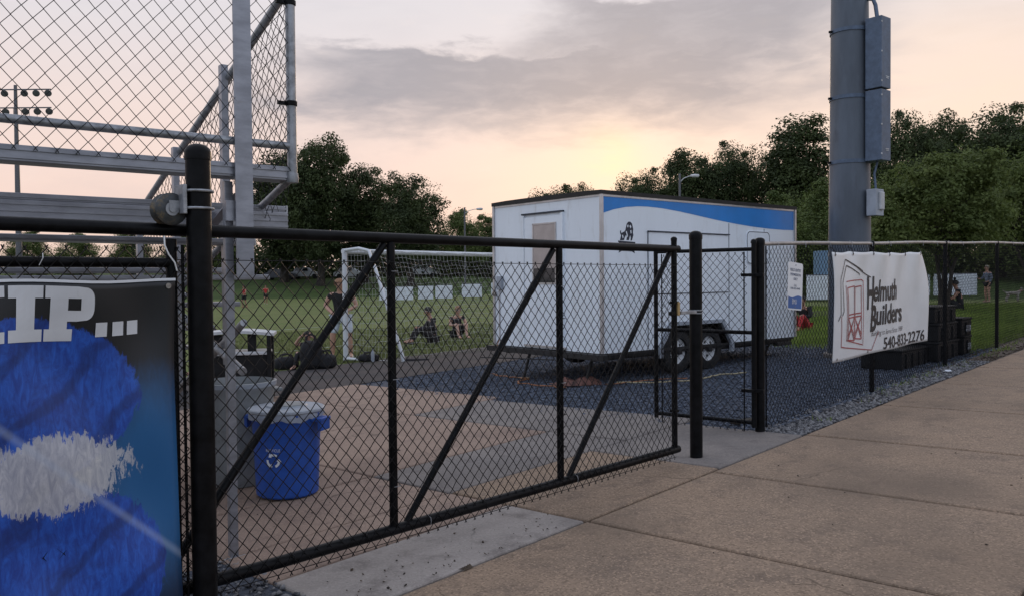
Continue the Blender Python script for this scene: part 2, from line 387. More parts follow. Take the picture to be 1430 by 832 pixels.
def concrete_mat(name, c1, c2, stain, speck=.5):
    m = bpy.data.materials.new(name); m.use_nodes = True; t = m.node_tree; L = t.links.new
    b = t.nodes['Principled BSDF']; b.inputs['Roughness'].default_value = .85; b.inputs['Specular IOR Level'].default_value = .3
    g = N(t, 'ShaderNodeTexCoord'); ge = N(t, 'ShaderNodeNewGeometry'); o = ge.outputs['Position']
    def nz(s, d=6.0, r=.6):
        n = N(t, 'ShaderNodeTexNoise', i_Scale=s, i_Detail=d, i_Roughness=r); L(o, n.inputs['Vector']); return n.outputs['Fac']
    oi = N(t, 'ShaderNodeObjectInfo')
    c = mix_col(t, smooth(t, nz(1.3), .3, .7), c1, c2)
    c = mix_col(t, math_node(t, 'MULTIPLY', oi.outputs['Random'], .35), c, tuple(q*.8 for q in c1))
    c = mix_col(t, math_node(t, 'MULTIPLY', smooth(t, nz(4.5, 8), .48, .70), .75), c, stain)
    v = N(t, 'ShaderNodeTexVoronoi', i_Scale=95.0); L(o, v.inputs['Vector'])
    vc = N(t, 'ShaderNodeSeparateColor'); L(v.outputs['Color'], vc.inputs[0])
    c = mix_col(t, math_node(t, 'MULTIPLY', smooth(t, vc.outputs[0], .55, .95), speck*.75), c, tuple(q*.42 for q in c1))
    c = mix_col(t, math_node(t, 'MULTIPLY', smooth(t, vc.outputs[1], .72, .98), speck*.7), c, tuple(min(.6, q*1.55) for q in c1))
    c = mix_col(t, math_node(t, 'MULTIPLY', smooth(t, nz(38, 4), .64, .74), .5), c, tuple(q*.35 for q in stain))
    big = nz(.55, 4.0, .5); c = mix_col(t, math_node(t, 'MULTIPLY', smooth(t, big, .45, .72), .7), c, tuple(q*.62 for q in c2))
    wn = N(t, 'ShaderNodeTexNoise', i_Scale=2.2, i_Detail=4.0); L(o, wn.inputs['Vector'])
    av = N(t, 'ShaderNodeVectorMath', operation='ADD'); L(o, av.inputs[0]); sc_ = N(t, 'ShaderNodeVectorMath', operation='SCALE'); L(wn.outputs['Color'], sc_.inputs[0]); sc_.inputs[3].default_value = .5; L(sc_.outputs[0], av.inputs[1])
    vk = N(t, 'ShaderNodeTexVoronoi', i_Scale=.42, feature='DISTANCE_TO_EDGE'); L(av.outputs[0], vk.inputs['Vector'])
    crack = math_node(t, 'MULTIPLY', math_node(t, 'SUBTRACT', 1.0, smooth(t, vk.outputs['Distance'], .001, .0045)), smooth(t, nz(.9, 2.0), .52, .6))
    c = mix_col(t, math_node(t, 'MULTIPLY', crack, .7), c, tuple(q*.3 for q in c1))
    L(c, b.inputs['Base Color'])
    h = math_node(t, 'ADD', math_node(t, 'MULTIPLY', nz(150, 4), .6), math_node(t, 'MULTIPLY', nz(28, 4), .7))
    bp = N(t, 'ShaderNodeBump', i_Strength=.55, i_Distance=.006); L(h, bp.inputs['Height']); L(bp.outputs[0], b.inputs['Normal'])
    return m
M['turf'] = ground_mat()
M['walk'] = concrete_mat('sidewalk_concrete', (0.31, 0.218, 0.150), (0.245, 0.178, 0.128), (0.165, 0.12, 0.09), .8)
M['pad_pink'] = concrete_mat('pad_pinkish_concrete', (0.33, 0.235, 0.18), (0.275, 0.195, 0.155), (0.19, 0.135, 0.11), .45)
M['pad_grey'] = concrete_mat('pad_grey_concrete', (0.235, 0.205, 0.185), (0.185, 0.165, 0.155), (0.13, 0.112, 0.105), .45)
M['apron'] = concrete_mat('apron_concrete', (0.36, 0.315, 0.285), (0.30, 0.265, 0.24), (0.17, 0.145, 0.13), .3)
M['joint'] = mat('joint_soil', (0.010, 0.008, 0.007), .95, var=.3, scale=30)
M['asphalt'] = mat('track_surface', (0.032, 0.030, 0.031), .9, col2=(0.055, 0.042, 0.040), scale=1.2, bump=.5, bscale=90, dirt=((0.09, 0.07, 0.06), 60, .6, .8))
M['gravel_base'] = mat('gravel_bed', (0.045, 0.052, 0.070), .95, col2=(0.075, 0.085, 0.110), scale=40, bump=1.0, bscale=55, dirt=((0.02, 0.022, 0.03), 70, .5, .7))
def stone_mat(name, a, b_):
    m = bpy.data.materials.new(name); m.use_nodes = True; t = m.node_tree; L = t.links.new
    b = t.nodes['Principled BSDF']; b.inputs['Roughness'].default_value = .8
    g = N(t, 'ShaderNodeNewGeometry'); L(mix_col(t, g.outputs['Random Per Island'], a, b_), b.inputs['Base Color'])
    return m
M['stone_blue'] = stone_mat('slag_stone', (0.04, 0.05, 0.075), (0.125, 0.15, 0.20))
M['stone_grey'] = stone_mat('grey_stone', (0.03, 0.03, 0.036), (0.24, 0.235, 0.24))
M['litter'] = stone_mat('dry_litter', (0.018, 0.012, 0.008), (0.09, 0.06, 0.035))

# ------------------------------------------------------------------ the setting: ground, paving, track, gravel
def build_ground():
    def axis(lo, hi, fine_lo, fine_hi, step):
        a = list(np.arange(fine_lo, fine_hi+.01, step)); x = fine_hi; d = step
        while x < hi: d *= 1.25; x += d; a.append(x)
        x = fine_lo; d = step
        while x > lo: d *= 1.25; x -= d; a.insert(0, x)
        return a
    xs = axis(-500, 500, -32, 40, 1.0); ys = axis(-60, 900, -4, 62, 1.0)
    v = np.array([(x, y, ground(x, y)-0.045) for y in ys for x in xs]); nx = len(xs)
    q = np.array([(j*nx+i, j*nx+i+1, (j+1)*nx+i+1, (j+1)*nx+i) for j in range(len(ys)-1) for i in range(nx-1)])
    o = fast_mesh('ground', v, q, M['turf'], smooth=True); tag(o, kind='structure', label='mown grass of the playing field and the banks beyond')
build_ground()

def sheet(name, poly_sp, m, dz, step=None, label=None):
    """a thin sheet on the near ground, outline given in the site frame"""
    bm = bmesh.new(); vs = []
    n = len(poly_sp)
    for i in range(n):
        a, b = poly_sp[i], poly_sp[(i+1) % n]
        k = max(1, int(math.hypot(a[0]-b[0], a[1]-b[1])/(step or 1e9)))
        for j in range(k):
            s, p = a[0]+(b[0]-a[0])*j/k, a[1]+(b[1]-a[1])*j/k
            if step: s += random.uniform(-.12, .12); p += random.uniform(-.12, .12)
            q = SP(s, p); vs.append(bm.verts.new((q.x, q.y, ground(q.x, q.y)+dz)))
    f = bm.faces.new(vs); bmesh.ops.triangulate(bm, faces=[f])
    if f.normal.z < 0: pass
    for _ in range(7):
        es = [e for e in bm.edges if e.calc_length() > 1.6]
        if not es: break
        bmesh.ops.subdivide_edges(bm, edges=es, cuts=1); bmesh.ops.triangulate(bm, faces=bm.faces[:])
    for q in bm.verts: q.co.z = ground(q.co.x, q.co.y)+dz
    bmesh.ops.recalc_face_normals(bm, faces=bm.faces[:]); bm.normal_update()
    for q in bm.faces:
        if q.normal.z < 0: q.normal_flip()
    me = bpy.data.meshes.new(name); bm.to_mesh(me); bm.free(); me.materials.append(m)
    o = bpy.data.objects.new(name, me); COL.objects.link(o); tag(o, kind='structure', label=label); return o

def slab(parent, s0, s1, p0, p1, m, gap=.013, lift=0.0, th=.11):
    """one concrete slab with eased edges, following the slope"""
    s0 += gap; s1 -= gap; p0, p1 = min(p0, p1)+gap, max(p0, p1)-gap; e = .012
    rings = [(0, -th), (0, -e), (e*.45, -e*.35), (e*1.3, 0.0)]
    vs, fs = [], []
    k = max(1, int((s1-s0)/2.0))
    for ins, dz in rings:
        for s, p in ((s0+ins, p0+ins), (s1-ins, p0+ins), (s1-ins, p1-ins), (s0+ins, p1-ins)):
            q = SP(s, p); vs.append(Vector((q.x, q.y, near_ground(q.x, q.y)+lift+dz)))
    for r in range(3):
        for i in range(4): fs.append((r*4+i, r*4+(i+1) % 4, (r+1)*4+(i+1) % 4, (r+1)*4+i))
    fs.append((12, 13, 14, 15))
    mb = MB(); mb.add(vs, fs); return mb.build('slab', m, parent)
random.seed(4)
walk = sheet('sidewalk', [(-6, -3.30), (34, -3.30), (34, .9), (-6, .9)], M['joint'], -.028, label='wide sidewalk of tan concrete panels rising to the right')
SJ = [-5.6, -3.9, -2.3, -.7, .9, 2.52, 4.14, 5.70, 7.38, 9.28, 11.18, 13.05, 14.9, 16.8, 18.7, 20.6, 22.5, 24.4, 26.3, 28.2, 30.1, 32]
for i in range(len(SJ)-1):
    slab(walk, SJ[i], SJ[i+1], -3.30, -.9, M['walk'], gap=.017, lift=.012+random.uniform(-.003, .003))
    slab(walk, SJ[i], SJ[i+1], -.9, .85, M['walk'], gap=.006, lift=.012+random.uniform(-.003, .003))
pad = sheet('concrete_pad', [(-2, -11.2), (8.2, -11.2), (7.75, -3.33), (2.3, -3.33), (2.3, -4.62), (-2, -4.62)], M['joint'], -.03, label='pinkish concrete pad behind the sliding gate')
def padslab(*a, **k): slab(pad, *a, **k)
padslab(2.3, 4.15, -4.02, -3.31, M['apron'], lift=.006)
padslab(2.3, 4.15, -4.62, -4.02, M['pad_pink'], lift=.002)
padslab(4.15, 5.86, -4.62, -3.31, M['walk'], lift=.004)
padslab(5.86, 7.40, -4.62, -3.31, M['pad_grey'], lift=.003)
PS = [-2, .4, 2.3, 4.15, 6.4, 7.72]
for r, (pa, pb) in enumerate(((-5.6, -4.62), (-7.8, -5.6), (-9.6, -7.8), (-11.15, -9.6))):
    for i in range(len(PS)-1):
        grey = (r == 0 and i >= 3) or (r == 1 and i == 4)
        padslab(PS[i], PS[i+1]+(.25 if (i == 4 and r > 1) else 0), pa, pb, M['pad_grey'] if grey else M['pad_pink'], lift=random.uniform(-.004, .003))
sheet('running_track', [(-20, -11.13), (30, -11.13), (30, -13.3), (10.4, -13.2), (9.4, -14.4), (6, -15.0), (-20, -15.0)], M['asphalt'], -.004, label='dark track strip between the concrete and the grass')
sheet('gravel_yard', [(6.9, -3.45), (16.4, -3.45), (15.9, -4.4), (15.5, -6.7), (16.2, -9), (16.8, -11.4), (8.2, -11.4), (7.3, -8), (7.0, -5), (6.9, -4.0)], M['gravel_base'], -.016, step=.8, label='blue grey gravel yard under the trailer')
sheet('dirt_strip', [(7.3, -3.31), (34, -3.31), (34, -4.15), (16.5, -4.1), (14, -3.75), (7.4, -3.62)], mat('dry_soil', (0.075, 0.055, 0.042), .95, col2=(0.12, 0.092, 0.07), scale=6, bump=.8, bscale=45, dirt=((0.03, 0.024, 0.02), 40, .5, .7)), -.010, step=.9, label='strip of dry soil and litter along the fence foot')
sheet('gravel_corner', [(-4, -3.31), (2.31, -3.31), (2.31, -4.63), (-4, -4.63)], M['gravel_base'], -.014, label='small gravel patch below the left gate post')
sheet('field_marking', [(2, -29.4), (27, -29.4), (27, -29.28), (2, -29.28)], M['field_line'], -.034, label='white painted line across the grass')
sheet('goal_line', [(-6, -19.3), (40, -19.3), (40, -19.18), (-6, -19.18)], M['field_line'], -.034, label='white goal line on the grass')

def scatter(name, n, pos_fn, rmin, rmax, m, label, seed, flat=.6):
    rng = np.random.default_rng(seed)
    P = np.array([pos_fn(rng) for _ in range(n)])
    base = np.array([(1, 0, 0), (-1, 0, 0), (0, 1, 0), (0, -1, 0), (0, 0, 1), (0, 0, -1)], float)
    F = np.array([(0, 2, 4), (2, 1, 4), (1, 3, 4), (3, 0, 4), (2, 0, 5), (1, 2, 5), (3, 1, 5), (0, 3, 5)])
    r = rng.uniform(rmin, rmax, n)*rng.uniform(.6, 1.3, n)
    jit = base[None]*rng.uniform(.55, 1.25, (n, 6, 1)); jit += rng.normal(0, .22, (n, 6, 3))
    a = rng.uniform(0, 2*np.pi, n); c, s = np.cos(a), np.sin(a)
    x = jit[..., 0]*c[:, None]-jit[..., 1]*s[:, None]; y = jit[..., 0]*s[:, None]+jit[..., 1]*c[:, None]
    tilt = rng.normal(0, .5, (n, 2)); z = jit[..., 2]*flat+x*tilt[:, :1]*.5+y*tilt[:, 1:]*.5
    v = np.stack([x, y, z], -1)*r[:, None, None]+P[:, None, :]
    f = (F[None]+np.arange(n)[:, None, None]*6).reshape(-1, 3)
    o = fast_mesh(name, v.reshape(-1, 3), f, m); tag(o, label, None, None, 'stuff'); return o
def in_sp(s0, s1, p0, p1, dz=0.0, bias=1.0):
    def fn(rng):
        s = s0+(s1-s0)*rng.random()**bias; p = rng.uniform(p0, p1); q = SP(s, p); return (q.x, q.y, near_ground(q.x, q.y)+dz)
    return fn
def yard(rng):
    while True:
        s = 7.3+9*rng.random()**1.3; p = -3.70-7.4*rng.random()**1.15
        lim = 7.45+max(0, (-p-4.0))*.13+.18*math.sin(p*5.1)+.12*math.sin(p*13)
        if s > lim+rng.normal(-.03, .2) and s < 15.8+.25*math.sin(p*3)+rng.normal(0, .2): break
    q = SP(s, p); return (q.x, q.y, near_ground(q.x, q.y)-.006)
scatter('gravel_stones', 36000, yard, .009, .022, M['stone_blue'], 'blue grey crushed stones covering the trailer yard', 1)
scatter('edge_gravel', 5200, lambda g: (lambda s, p: (*SP(s, p).xy, gsp(s, p)-.004))(7.4+6.5*g.random()**1.2, -3.33-abs(g.normal(0, .2))), .010, .028, M['stone_grey'], 'pale grey loose gravel along the fence foot', 2)
scatter('corner_gravel', 2600, in_sp(-.5, 2.36, -4.7, -3.36, -.004), .008, .02, M['stone_grey'], 'grey gravel under the left end of the gate', 3)
def grit(g):
    r = g.random()
    if r < .35: s, p = 2.4+1.7*g.random(), -3.35-.5*abs(g.normal(0, .45))
    elif r < .6: s, p = 7.2+14*g.random(), -3.3+.16*g.normal(0, 1)
    elif r < .8: s, p = 2.8+1.2*g.random(), -5.0+.35*g.normal(0, 1)
    else: s, p = 2+13*g.random(), -3.3+2.4*g.random()
    return (*SP(s, p).xy, gsp(s, p)+.014)
scatter('fence_litter', 1600, lambda g: (lambda s, p: (*SP(s, p).xy, gsp(s, p)-.002))(11+10*g.random(), -3.34-.5*g.random()**1.5), .008, .024, M['litter'], 'brown dry leaves drifted along the fence foot', 6, .35)
scatter('dry_litter', 230, grit, .004, .010, M['litter'], 'dry leaf bits and grit scattered on the concrete', 5, .5)

def blades(name, n, fn, h, m, label, seed, w=.006):
    rng = np.random.default_rng(seed); P = np.array([fn(rng) for _ in range(n)])
    a = rng.uniform(0, 2*np.pi, n); hh = h*rng.uniform(.5, 1.3, n); wv = np.stack([np.cos(a), np.sin(a), np.zeros(n)], -1)*w
    lean = np.stack([rng.normal(0, .35, n)*hh, rng.normal(0, .35, n)*hh, hh], -1)
    v = np.stack([P-wv, P+wv, P+lean], 1).reshape(-1, 3)
    o = fast_mesh(name, v, np.arange(3*n).reshape(-1, 3), m); tag(o, label, None, None, 'stuff')
def gz(x, y): return (x, y, ground(x, y)-.045)
def park_grass(g):
    while True:
        u = g.random(); y = 13.5+22*u**1.3; x = y*g.uniform(.28, .64); s = .69*x+.7238*y; p = .7238*x-.69*y
        if p < -3.85 and s > 15.7+.3*math.sin(p*2.1)+.25*g.normal(): return gz(x, y)
blades('park_grass', 42000, park_grass, .11, M['grass_blade'], 'longer green grass beyond the gravel by the right fence', 11, .012)
def field_grass(g):
    while True:
        y = 15.5+16*g.random()**1.5; x = y*g.uniform(-.36, .05); p = .7238*x-.69*y; s = .69*x+.7238*y
        lim = -13.25 if s > 10.2 else -14.95
        if p < lim+.06*g.normal(): return gz(x, y)
blades('field_grass', 45000, field_grass, .05, M['field_blade'], 'short grass along the edge of the pitch', 12, .009)

def weed(g):
    k = int(g.integers(0, 40)); rr = random.Random(k); s = 7.8+13*rr.random()**.8; p = -3.42-.32*rr.random()
    s += g.normal(0, .06); p += g.normal(0, .05); q = SP(s, p); return (q.x, q.y, near_ground(q.x, q.y)-.01)
blades('fence_weeds', 420, weed, .06, M['grass_blade'], 'small weeds growing along the foot of the right fence', 14, .005)

# ------------------------------------------------------------------ chain link
def chainlink(name, parent, P, s0, s1, zlo, zhi, nrm, m, half=.0375, r=.0026, barb=.014, hz=None):
    """woven zigzag wires; P(s, z) gives the plane point, zlo/zhi may depend on s, nrm = plane normal"""
    nrm = np.array(nrm, float); o0 = np.array(P(0, 0), float); es = np.array(P(1, 0), float)-o0
    V_, F_ = [], []; off = 0; n = int((s1-s0)/half); hz = hz or half*1.12
    for k in range(n):
        sa = s0+k*half; lo = zlo(sa) if callable(zlo) else zlo; hi = zhi(sa) if callable(zhi) else zhi
        i0, i1 = math.ceil(lo/hz), math.floor(hi/hz)
        if i1-i0 < 1: continue
        idx = np.arange(i0, i1+1)
        ss = sa+half*((idx+k) % 2); zz = idx*hz; nn = np.where((idx % 2) == 0, 1.0, -1.0)*r*.9
        jit = np.array([mnoise.noise((sa*2.1, z*2.6, 7.7)) for z in zz])*.014; ss = ss+np.array([mnoise.noise((sa*9.0, z*9.0, 2.2)) for z in zz])*.0045; zz = zz+np.array([mnoise.noise((sa*1.6, z*2.0, 5.2)) for z in zz])*.006
        pts = o0[None]+ss[:, None]*es[None]+np.array([0, 0, 1.])[None]*zz[:, None]+nrm[None]*(nn+jit)[:, None]
        if hasattr(P, 'drop'): pts[:, 2] += np.array([P.drop(a) for a in ss])
        # barbs: the last bend runs on a little
        e0 = pts[0].copy(); e0[2] -= barb; e1 = pts[-1].copy(); e1[2] += barb
        e0 += es*half*.18*(1 if k % 2 else -1); e1 += es*half*.15*(1 if k % 2 else -1)
        pts = np.vstack([e0[None], pts, e1[None]]); c = len(pts)
        sec = np.array([es*r*1.35, -es*r*.65+nrm*r, -es*r*.65-nrm*r])
        v = (pts[:, None, :]+sec[None]).reshape(-1, 3); V_.append(v)
        b = np.arange(c-1)[:, None]*3
        f = np.concatenate([np.stack([b[:, 0]+j, b[:, 0]+(j+1) % 3, b[:, 0]+3+(j+1) % 3, b[:, 0]+3+j], 1) for j in range(3)])
        F_.append(f+off); off += c*3
    v = np.concatenate(V_); f = np.concatenate(F_)
    if parent is not None: v = v-np.array(parent.location)[None]
    o = fast_mesh(name, v, f, m, parent); o['kind'] = 'stuff'; return o
def plane_fn(p0, d, drop=None):
    p0 = Vector(p0); d = Vector(d)
    def P(s, z): q = p0+d*s; return (q.x, q.y, z)
    if drop: P.drop = drop
    return P
def dome_cap(c, r, h=.035):
    mb = MB(); mb.lathe(c, [(r*1.06, -.035), (r*1.08, 0), (r*1.06, .004), (r*.95, h*.5), (r*.7, h*.85), (r*.3, h*1.05), (.002, h*1.08)], 20); return mb

# ---- sliding gate -----------------------------------------------------------
GP = -3.668                                            # gate plane
def G(s, z, dp=0.0): q = SP(s+5.76, GP+dp); return Vector((q.x, q.y, z))
gate = thing('sliding_gate', G(-2, 0.0), 'long black chain link sliding gate with diagonal braces across the concrete drive', 'gate')
MB().tube(G(-5.9, 1.735), G(.06, 1.735), .029, 14).build('top_rail', M['black'], gate, True)
MB().tube(G(-5.9, .10), G(.05, .10), .031, 14).build('bottom_rail', M['black'], gate, True)
for s in (-2.892, -1.441, 0.0):
    top = 1.80 if s == 0.0 else 1.712
    mb = MB().tube(G(s, .12), G(s, top), .024, 12)
    if s == 0.0: mb.lathe(G(s, top), [(.026, 0), (.026, .02), (.016, .03), (.002, .034)], 12)
    mb.build('upright', M['black'], gate, True)
for a, b in ((-4.23, -2.93), (-2.79, -1.49), (-1.34, -.05)):
    MB().tube(G(a, .118, -.012), G(b, 1.70, -.012), .021, 10).build('brace', M['black'], gate, True)
Pg = plane_fn(G(0, 0, .03), ES)
chainlink('chain_link_mesh', gate, Pg, -4.20, -.02, .03, 1.632, EP, M['vinyl'])
for z in (1.60, .05): MB().tube(G(-4.2, z, .033), G(-.02, z, .033), .0022, 5).build('tension_wire', M['vinyl'], gate)
for z in (1.30, .42): MB().box(G(.0, z), (.055, .055, .022), Matrix.Rotation(R(46), 3, 'Z')).build('clamp_band', M['black'], gate)

for k in range(22):                                    # aluminium ties that hold the mesh to the frame
    if k < 9: q0, dv = G(-4.0+k*.45, .10), Vector((0, 0, 1))
    elif k < 16: q0, dv = G(-2.892, .35+(k-9)*.2), ES
    else: q0, dv = G(-1.441, .35+(k-16)*.22), ES
    MB().pipe([q0+EP*.036-dv*.022, q0+EP*.04, q0+EP*.036+dv*.022, q0+dv*.033, q0-EP*.03+dv*.015], .0022, 5).build('tie_wire', M['black'] if k % 3 else M['galv'], gate)
# ---- gate posts -------------------------------------------------------------
def post(name, s, p, top, r, label, m='black'):
    zb = gsp(s, p); q = SP(s, p); o = thing(name, (q.x, q.y, zb), label, 'post')
    MB().tube((q.x, q.y, zb-.1), (q.x, q.y, top-.02), r, 20).build('shaft', M[m], o, True)
    dome_cap((q.x, q.y, top-.02), r).build('cap', M[m], o, True)
    return o, Vector((q.x, q.y, 0))
LP_S, LP_P = 1.715, -3.575
lp, lq = post('gate_post', LP_S, LP_P, 2.10, .054, 'thick black steel post with domed cap and gate roller, beside the blue banner')
# roller bracket: two zinc U-bolts, a bracket plate and the wheel that carries the gate rail
for z in (1.905, 1.828):
    pts = []
    for k in range(13):
        t = math.pi*k/12; pts.append(lq+ES*(.062*math.cos(t))*1.0+EP*(.062*math.sin(t))+Vector((0, 0, z)))
    pts = [pts[0]-EP*.06-ES*.0]+pts+[pts[-1]-EP*.06]
    # loop opens towards the gate, seen across the front of the post
    MB().pipe(pts, .0062, 8).build('u_bolt', M['galv'], lp, True)
MB().box(lq-ES*.072-EP*.02+Vector((0, 0, 1.866)), (.018, .09, .13), Matrix.Rotation(math.atan2(ES.y, ES.x), 3, 'Z'), .004).build('bracket_plate', M['galv'], lp)
wc = lq-ES*.112-EP*.055+Vector((0, 0, 1.822))
w = MB().lathe(wc, [(.012, -.034), (.066, -.034), (.072, -.030), (.072, -.022), (.052, -.010), (.048, 0), (.052, .010), (.072, .022), (.072, .030), (.066, .034), (.012, .034)], 28, axis=EP).build('roller_wheel', M['wheel_steel'], lp, True)
MB().lathe(wc, [(.016, -.045), (.016, .045)], 10, axis=EP).lathe(wc, [(.03, .034), (.03, .040)], 16, axis=EP).build('axle', M['galv'], w, True)
mb = MB(); t0 = lq+ES*-.085
mb.box(wc+EP*.040+ES*.03+Vector((0, 0, .02)), (.09, .006, .035), Matrix.Rotation(math.atan2(ES.y, ES.x), 3, 'Z')); mb.build('bracket_arm', M['galv'], lp)

rp, rq = post('gate_post', 6.10, -3.672, 1.875, .053, 'thick black domed post standing free between the two gates')
for z in (1.203, 1.227):
    MB().lathe(rq+Vector((0, 0, z)), [(.053, -.006), (.058, -.004), (.058, .004), (.053, .006)], 20, caps=False).build('latch_band', M['galv'], rp, True)
MB().box(rq-ES*.17+EP*.03+Vector((0, 0, 1.215)), (.24, .022, .026), Matrix.Rotation(math.atan2(ES.y, ES.x), 3, 'Z'), .004).build('latch_arm', M['galv'], rp)
MB().box(rq-ES*.325+EP*.028+Vector((0, 0, 1.25)), (.03, .03, .11), Matrix.Rotation(math.atan2(ES.y, ES.x), 3, 'Z'), .006).build('latch_sleeve', M['roller_tag'], rp)
MB().box(rq-ES*.40+EP*.02+Vector((0, 0, 1.215)), (.06, .03, .03), Matrix.Rotation(math.atan2(ES.y, ES.x), 3, 'Z'), .004).build('latch_fork', M['black'], rp)

# ---- fixed fence left of the gate, behind the printed banner ---------------------
FP = -3.60
def FL(s, z, dp=0.0): q = SP(s, FP+dp); return Vector((q.x, q.y, z))
lf = thing('chain_link_fence', FL(.6, gsp(.6, FP)), 'black chain link fence behind the blue printed banner', 'fence')
MB().tube(FL(-3.0, 1.585), FL(1.585, 1.585), .021, 12).build('top_rail', M['black'], lf, True)
for s in (1.598, -1.2):
    MB().tube(FL(s, gsp(s, FP)-.05), FL(s, 1.69), .0235, 12).build('post', M['black'], lf, True)
MB().tube(FL(1.648, gsp(1.7, FP)-.02), FL(1.648, 1.665), .007, 8).build('tension_bar', M['black'], lf, True)
chainlink('chain_link_mesh', lf, plane_fn(FL(0, 0, .028), ES), -2.4, 1.655, gsp(0, FP)+.03, 1.67, EP, M['vinyl'])
for s, z in ((1.06, 1.60), (.2, 1.6)): MB().pipe([FL(s, z-.03, .03), FL(s+.01, z, .045), FL(s+.015, z+.02, .025)], .0015, 6).build('wire_tie', M['banner_white'], lf, True)
mb = MB().pipe([FL(1.555, 1.70, .03), FL(1.55, 1.66, .045), FL(1.565, 1.62, .05), FL(1.59, 1.585, .052), FL(1.60, 1.55, .05)], .0035, 6)
mb.build('wire_tie', M['banner_white'], lf, True)

# ---- swing gate -----------------------------------------------------------------
HG = SP(7.262, -3.742); HG.z = 0
sw_d = Vector((-.80, .60, 0)).normalized(); sw_n = Vector((.60, .80, 0)).normalized(); SL = 1.03
def S(a, z, dn=0.0): return HG+sw_d*a+sw_n*dn+Vector((0, 0, z))
sg = thing('swing_gate', S(.5, gsp(7.2, -4)), 'narrow black chain link swing gate standing ajar before the trailer', 'gate')
MB().tube(S(.0, .07), S(.0, 1.84), .024, 12).lathe(S(0, 1.84), [(.029, -.02), (.029, 0), (.02, .016), (.002, .022)], 12).build('hinge_stile', M['black'], sg, True)
MB().tube(S(SL, .07), S(SL, 1.79), .022, 12).build('latch_stile', M['black'], sg, True)
for z in (.115, .975, 1.765): MB().tube(S(.02, z), S(SL-.02, z), .019, 10).build('rail', M['black'], sg, True)
for a in (.085, SL-.08): MB().tube(S(a, .03, -.028), S(a, 1.74, -.028), .0065, 6).build('tension_bar', M['black'], sg)
chainlink('chain_link_mesh', sg, plane_fn(S(0, 0, -.03), sw_d), .06, SL-.07, .02, 1.74, sw_n, M['vinyl'])
for z in (.42, 1.52):
    mb = MB(); mb.box(S(.05, z, -.01), (.13, .05, .03), Matrix.Rotation(math.atan2(sw_d.y, sw_d.x), 3, 'Z'), .004); mb.box(S(-.03, z), (.14, .048, .033), Matrix.Rotation(math.atan2(sw_d.y, sw_d.x), 3, 'Z'), .004)
    mb.build('hinge', M['black'], sg)

# ---- right fence ----------------------------------------------------------------
RFP = -3.735
def RF(s, z, dp=0.0): q = SP(s, RFP+dp); return Vector((q.x, q.y, z))
rgz = lambda s: gsp(s, RFP)
rf = thing('chain_link_fence', RF(7.37, rgz(7.37)), 'long black chain link fence running up beside the sidewalk', 'fence')
for i, s in enumerate((7.368, 10.25, 13.13, 16.01, 18.9, 21.8, 24.7)):
    r_ = .046 if i == 0 else .030
    top = rgz(s)+(1.83 if i == 0 else 1.80)
    MB().tube(RF(s, rgz(s)-.1), RF(s, top), r_, 14).build('post', M['black'], rf, True)
    dome_cap(RF(s, top), r_, .03).build('cap', M['black'], rf, True)
SS = np.arange(7.40, 24.8, .6)
MB().pipe([RF(s, rgz(s)+1.80+.006*math.sin(s*1.7)) for s in SS], .021, 10).build('top_rail', mat('grey_top_rail', (0.36, 0.34, 0.33), .4, metal=.6, var=.15, scale=5), rf, True)
MB().tube(RF(7.455, rgz(7.4)+.03, .02), RF(7.455, rgz(7.4)+1.78, .02), .0075, 6).build('tension_bar', M['black'], rf)
chainlink('chain_link_mesh', rf, plane_fn(RF(0, 0, .03), ES, drop=lambda s: gsp(s, RFP)), 7.43, 22.0, .01, 1.775, EP, M['vinyl'])
for s in np.arange(7.7, 21, .62):
    MB().pipe([RF(s, rgz(s)+1.76, .034), RF(s+.01, rgz(s)+1.80, .03), RF(s+.012, rgz(s)+1.826, 0), RF(s+.02, rgz(s)+1.80, -.03)], .0026, 5).build('wire_tie', M['galv'], rf)

# ------------------------------------------------------------------ text helper
def text_polys(body, size=1.0, bold=0.0, shear=0.0):
    """outline of a line of lettering as flat triangles: (verts2d, faces), left-aligned on the baseline"""
    cu = bpy.data.curves.new('t', 'FONT'); cu.body = body; cu.size = size; cu.offset = bold; cu.shear = shear; cu.resolution_u = 3
    o = bpy.data.objects.new('t', cu); COL.objects.link(o)
    bpy.context.view_layer.update()
    me = o.evaluated_get(bpy.context.evaluated_depsgraph_get()).to_mesh()
    bm = bmesh.new(); bm.from_mesh(me); bmesh.ops.triangulate(bm, faces=bm.faces[:]); bm.verts.index_update()
    vs = [(v.co.x, v.co.y) for v in bm.verts]; fs = [tuple(q.index for q in f.verts) for f in bm.faces]; bm.free()
    bpy.data.objects.remove(o); bpy.data.curves.remove(cu)
    return vs, fs
def fit_text(body, x0, x1, y0, y1, bold=0.0, shear=0.0):
    """text_polys stretched into a box whose y0..y1 is the height of the capitals/digits"""
    vs, fs = text_polys(body, 1.0, bold, shear); xs = [v[0] for v in vs]; a, b = min(xs), max(xs)
    cap = .73
    return [(x0+(x-a)/(b-a)*(x1-x0), y0+y/cap*(y1-y0)) for x, y in vs], fs
def put_text(mb, polys, fn):
    vs, fs = polys; mb.add([fn(x, y) for x, y in vs], fs); return mb
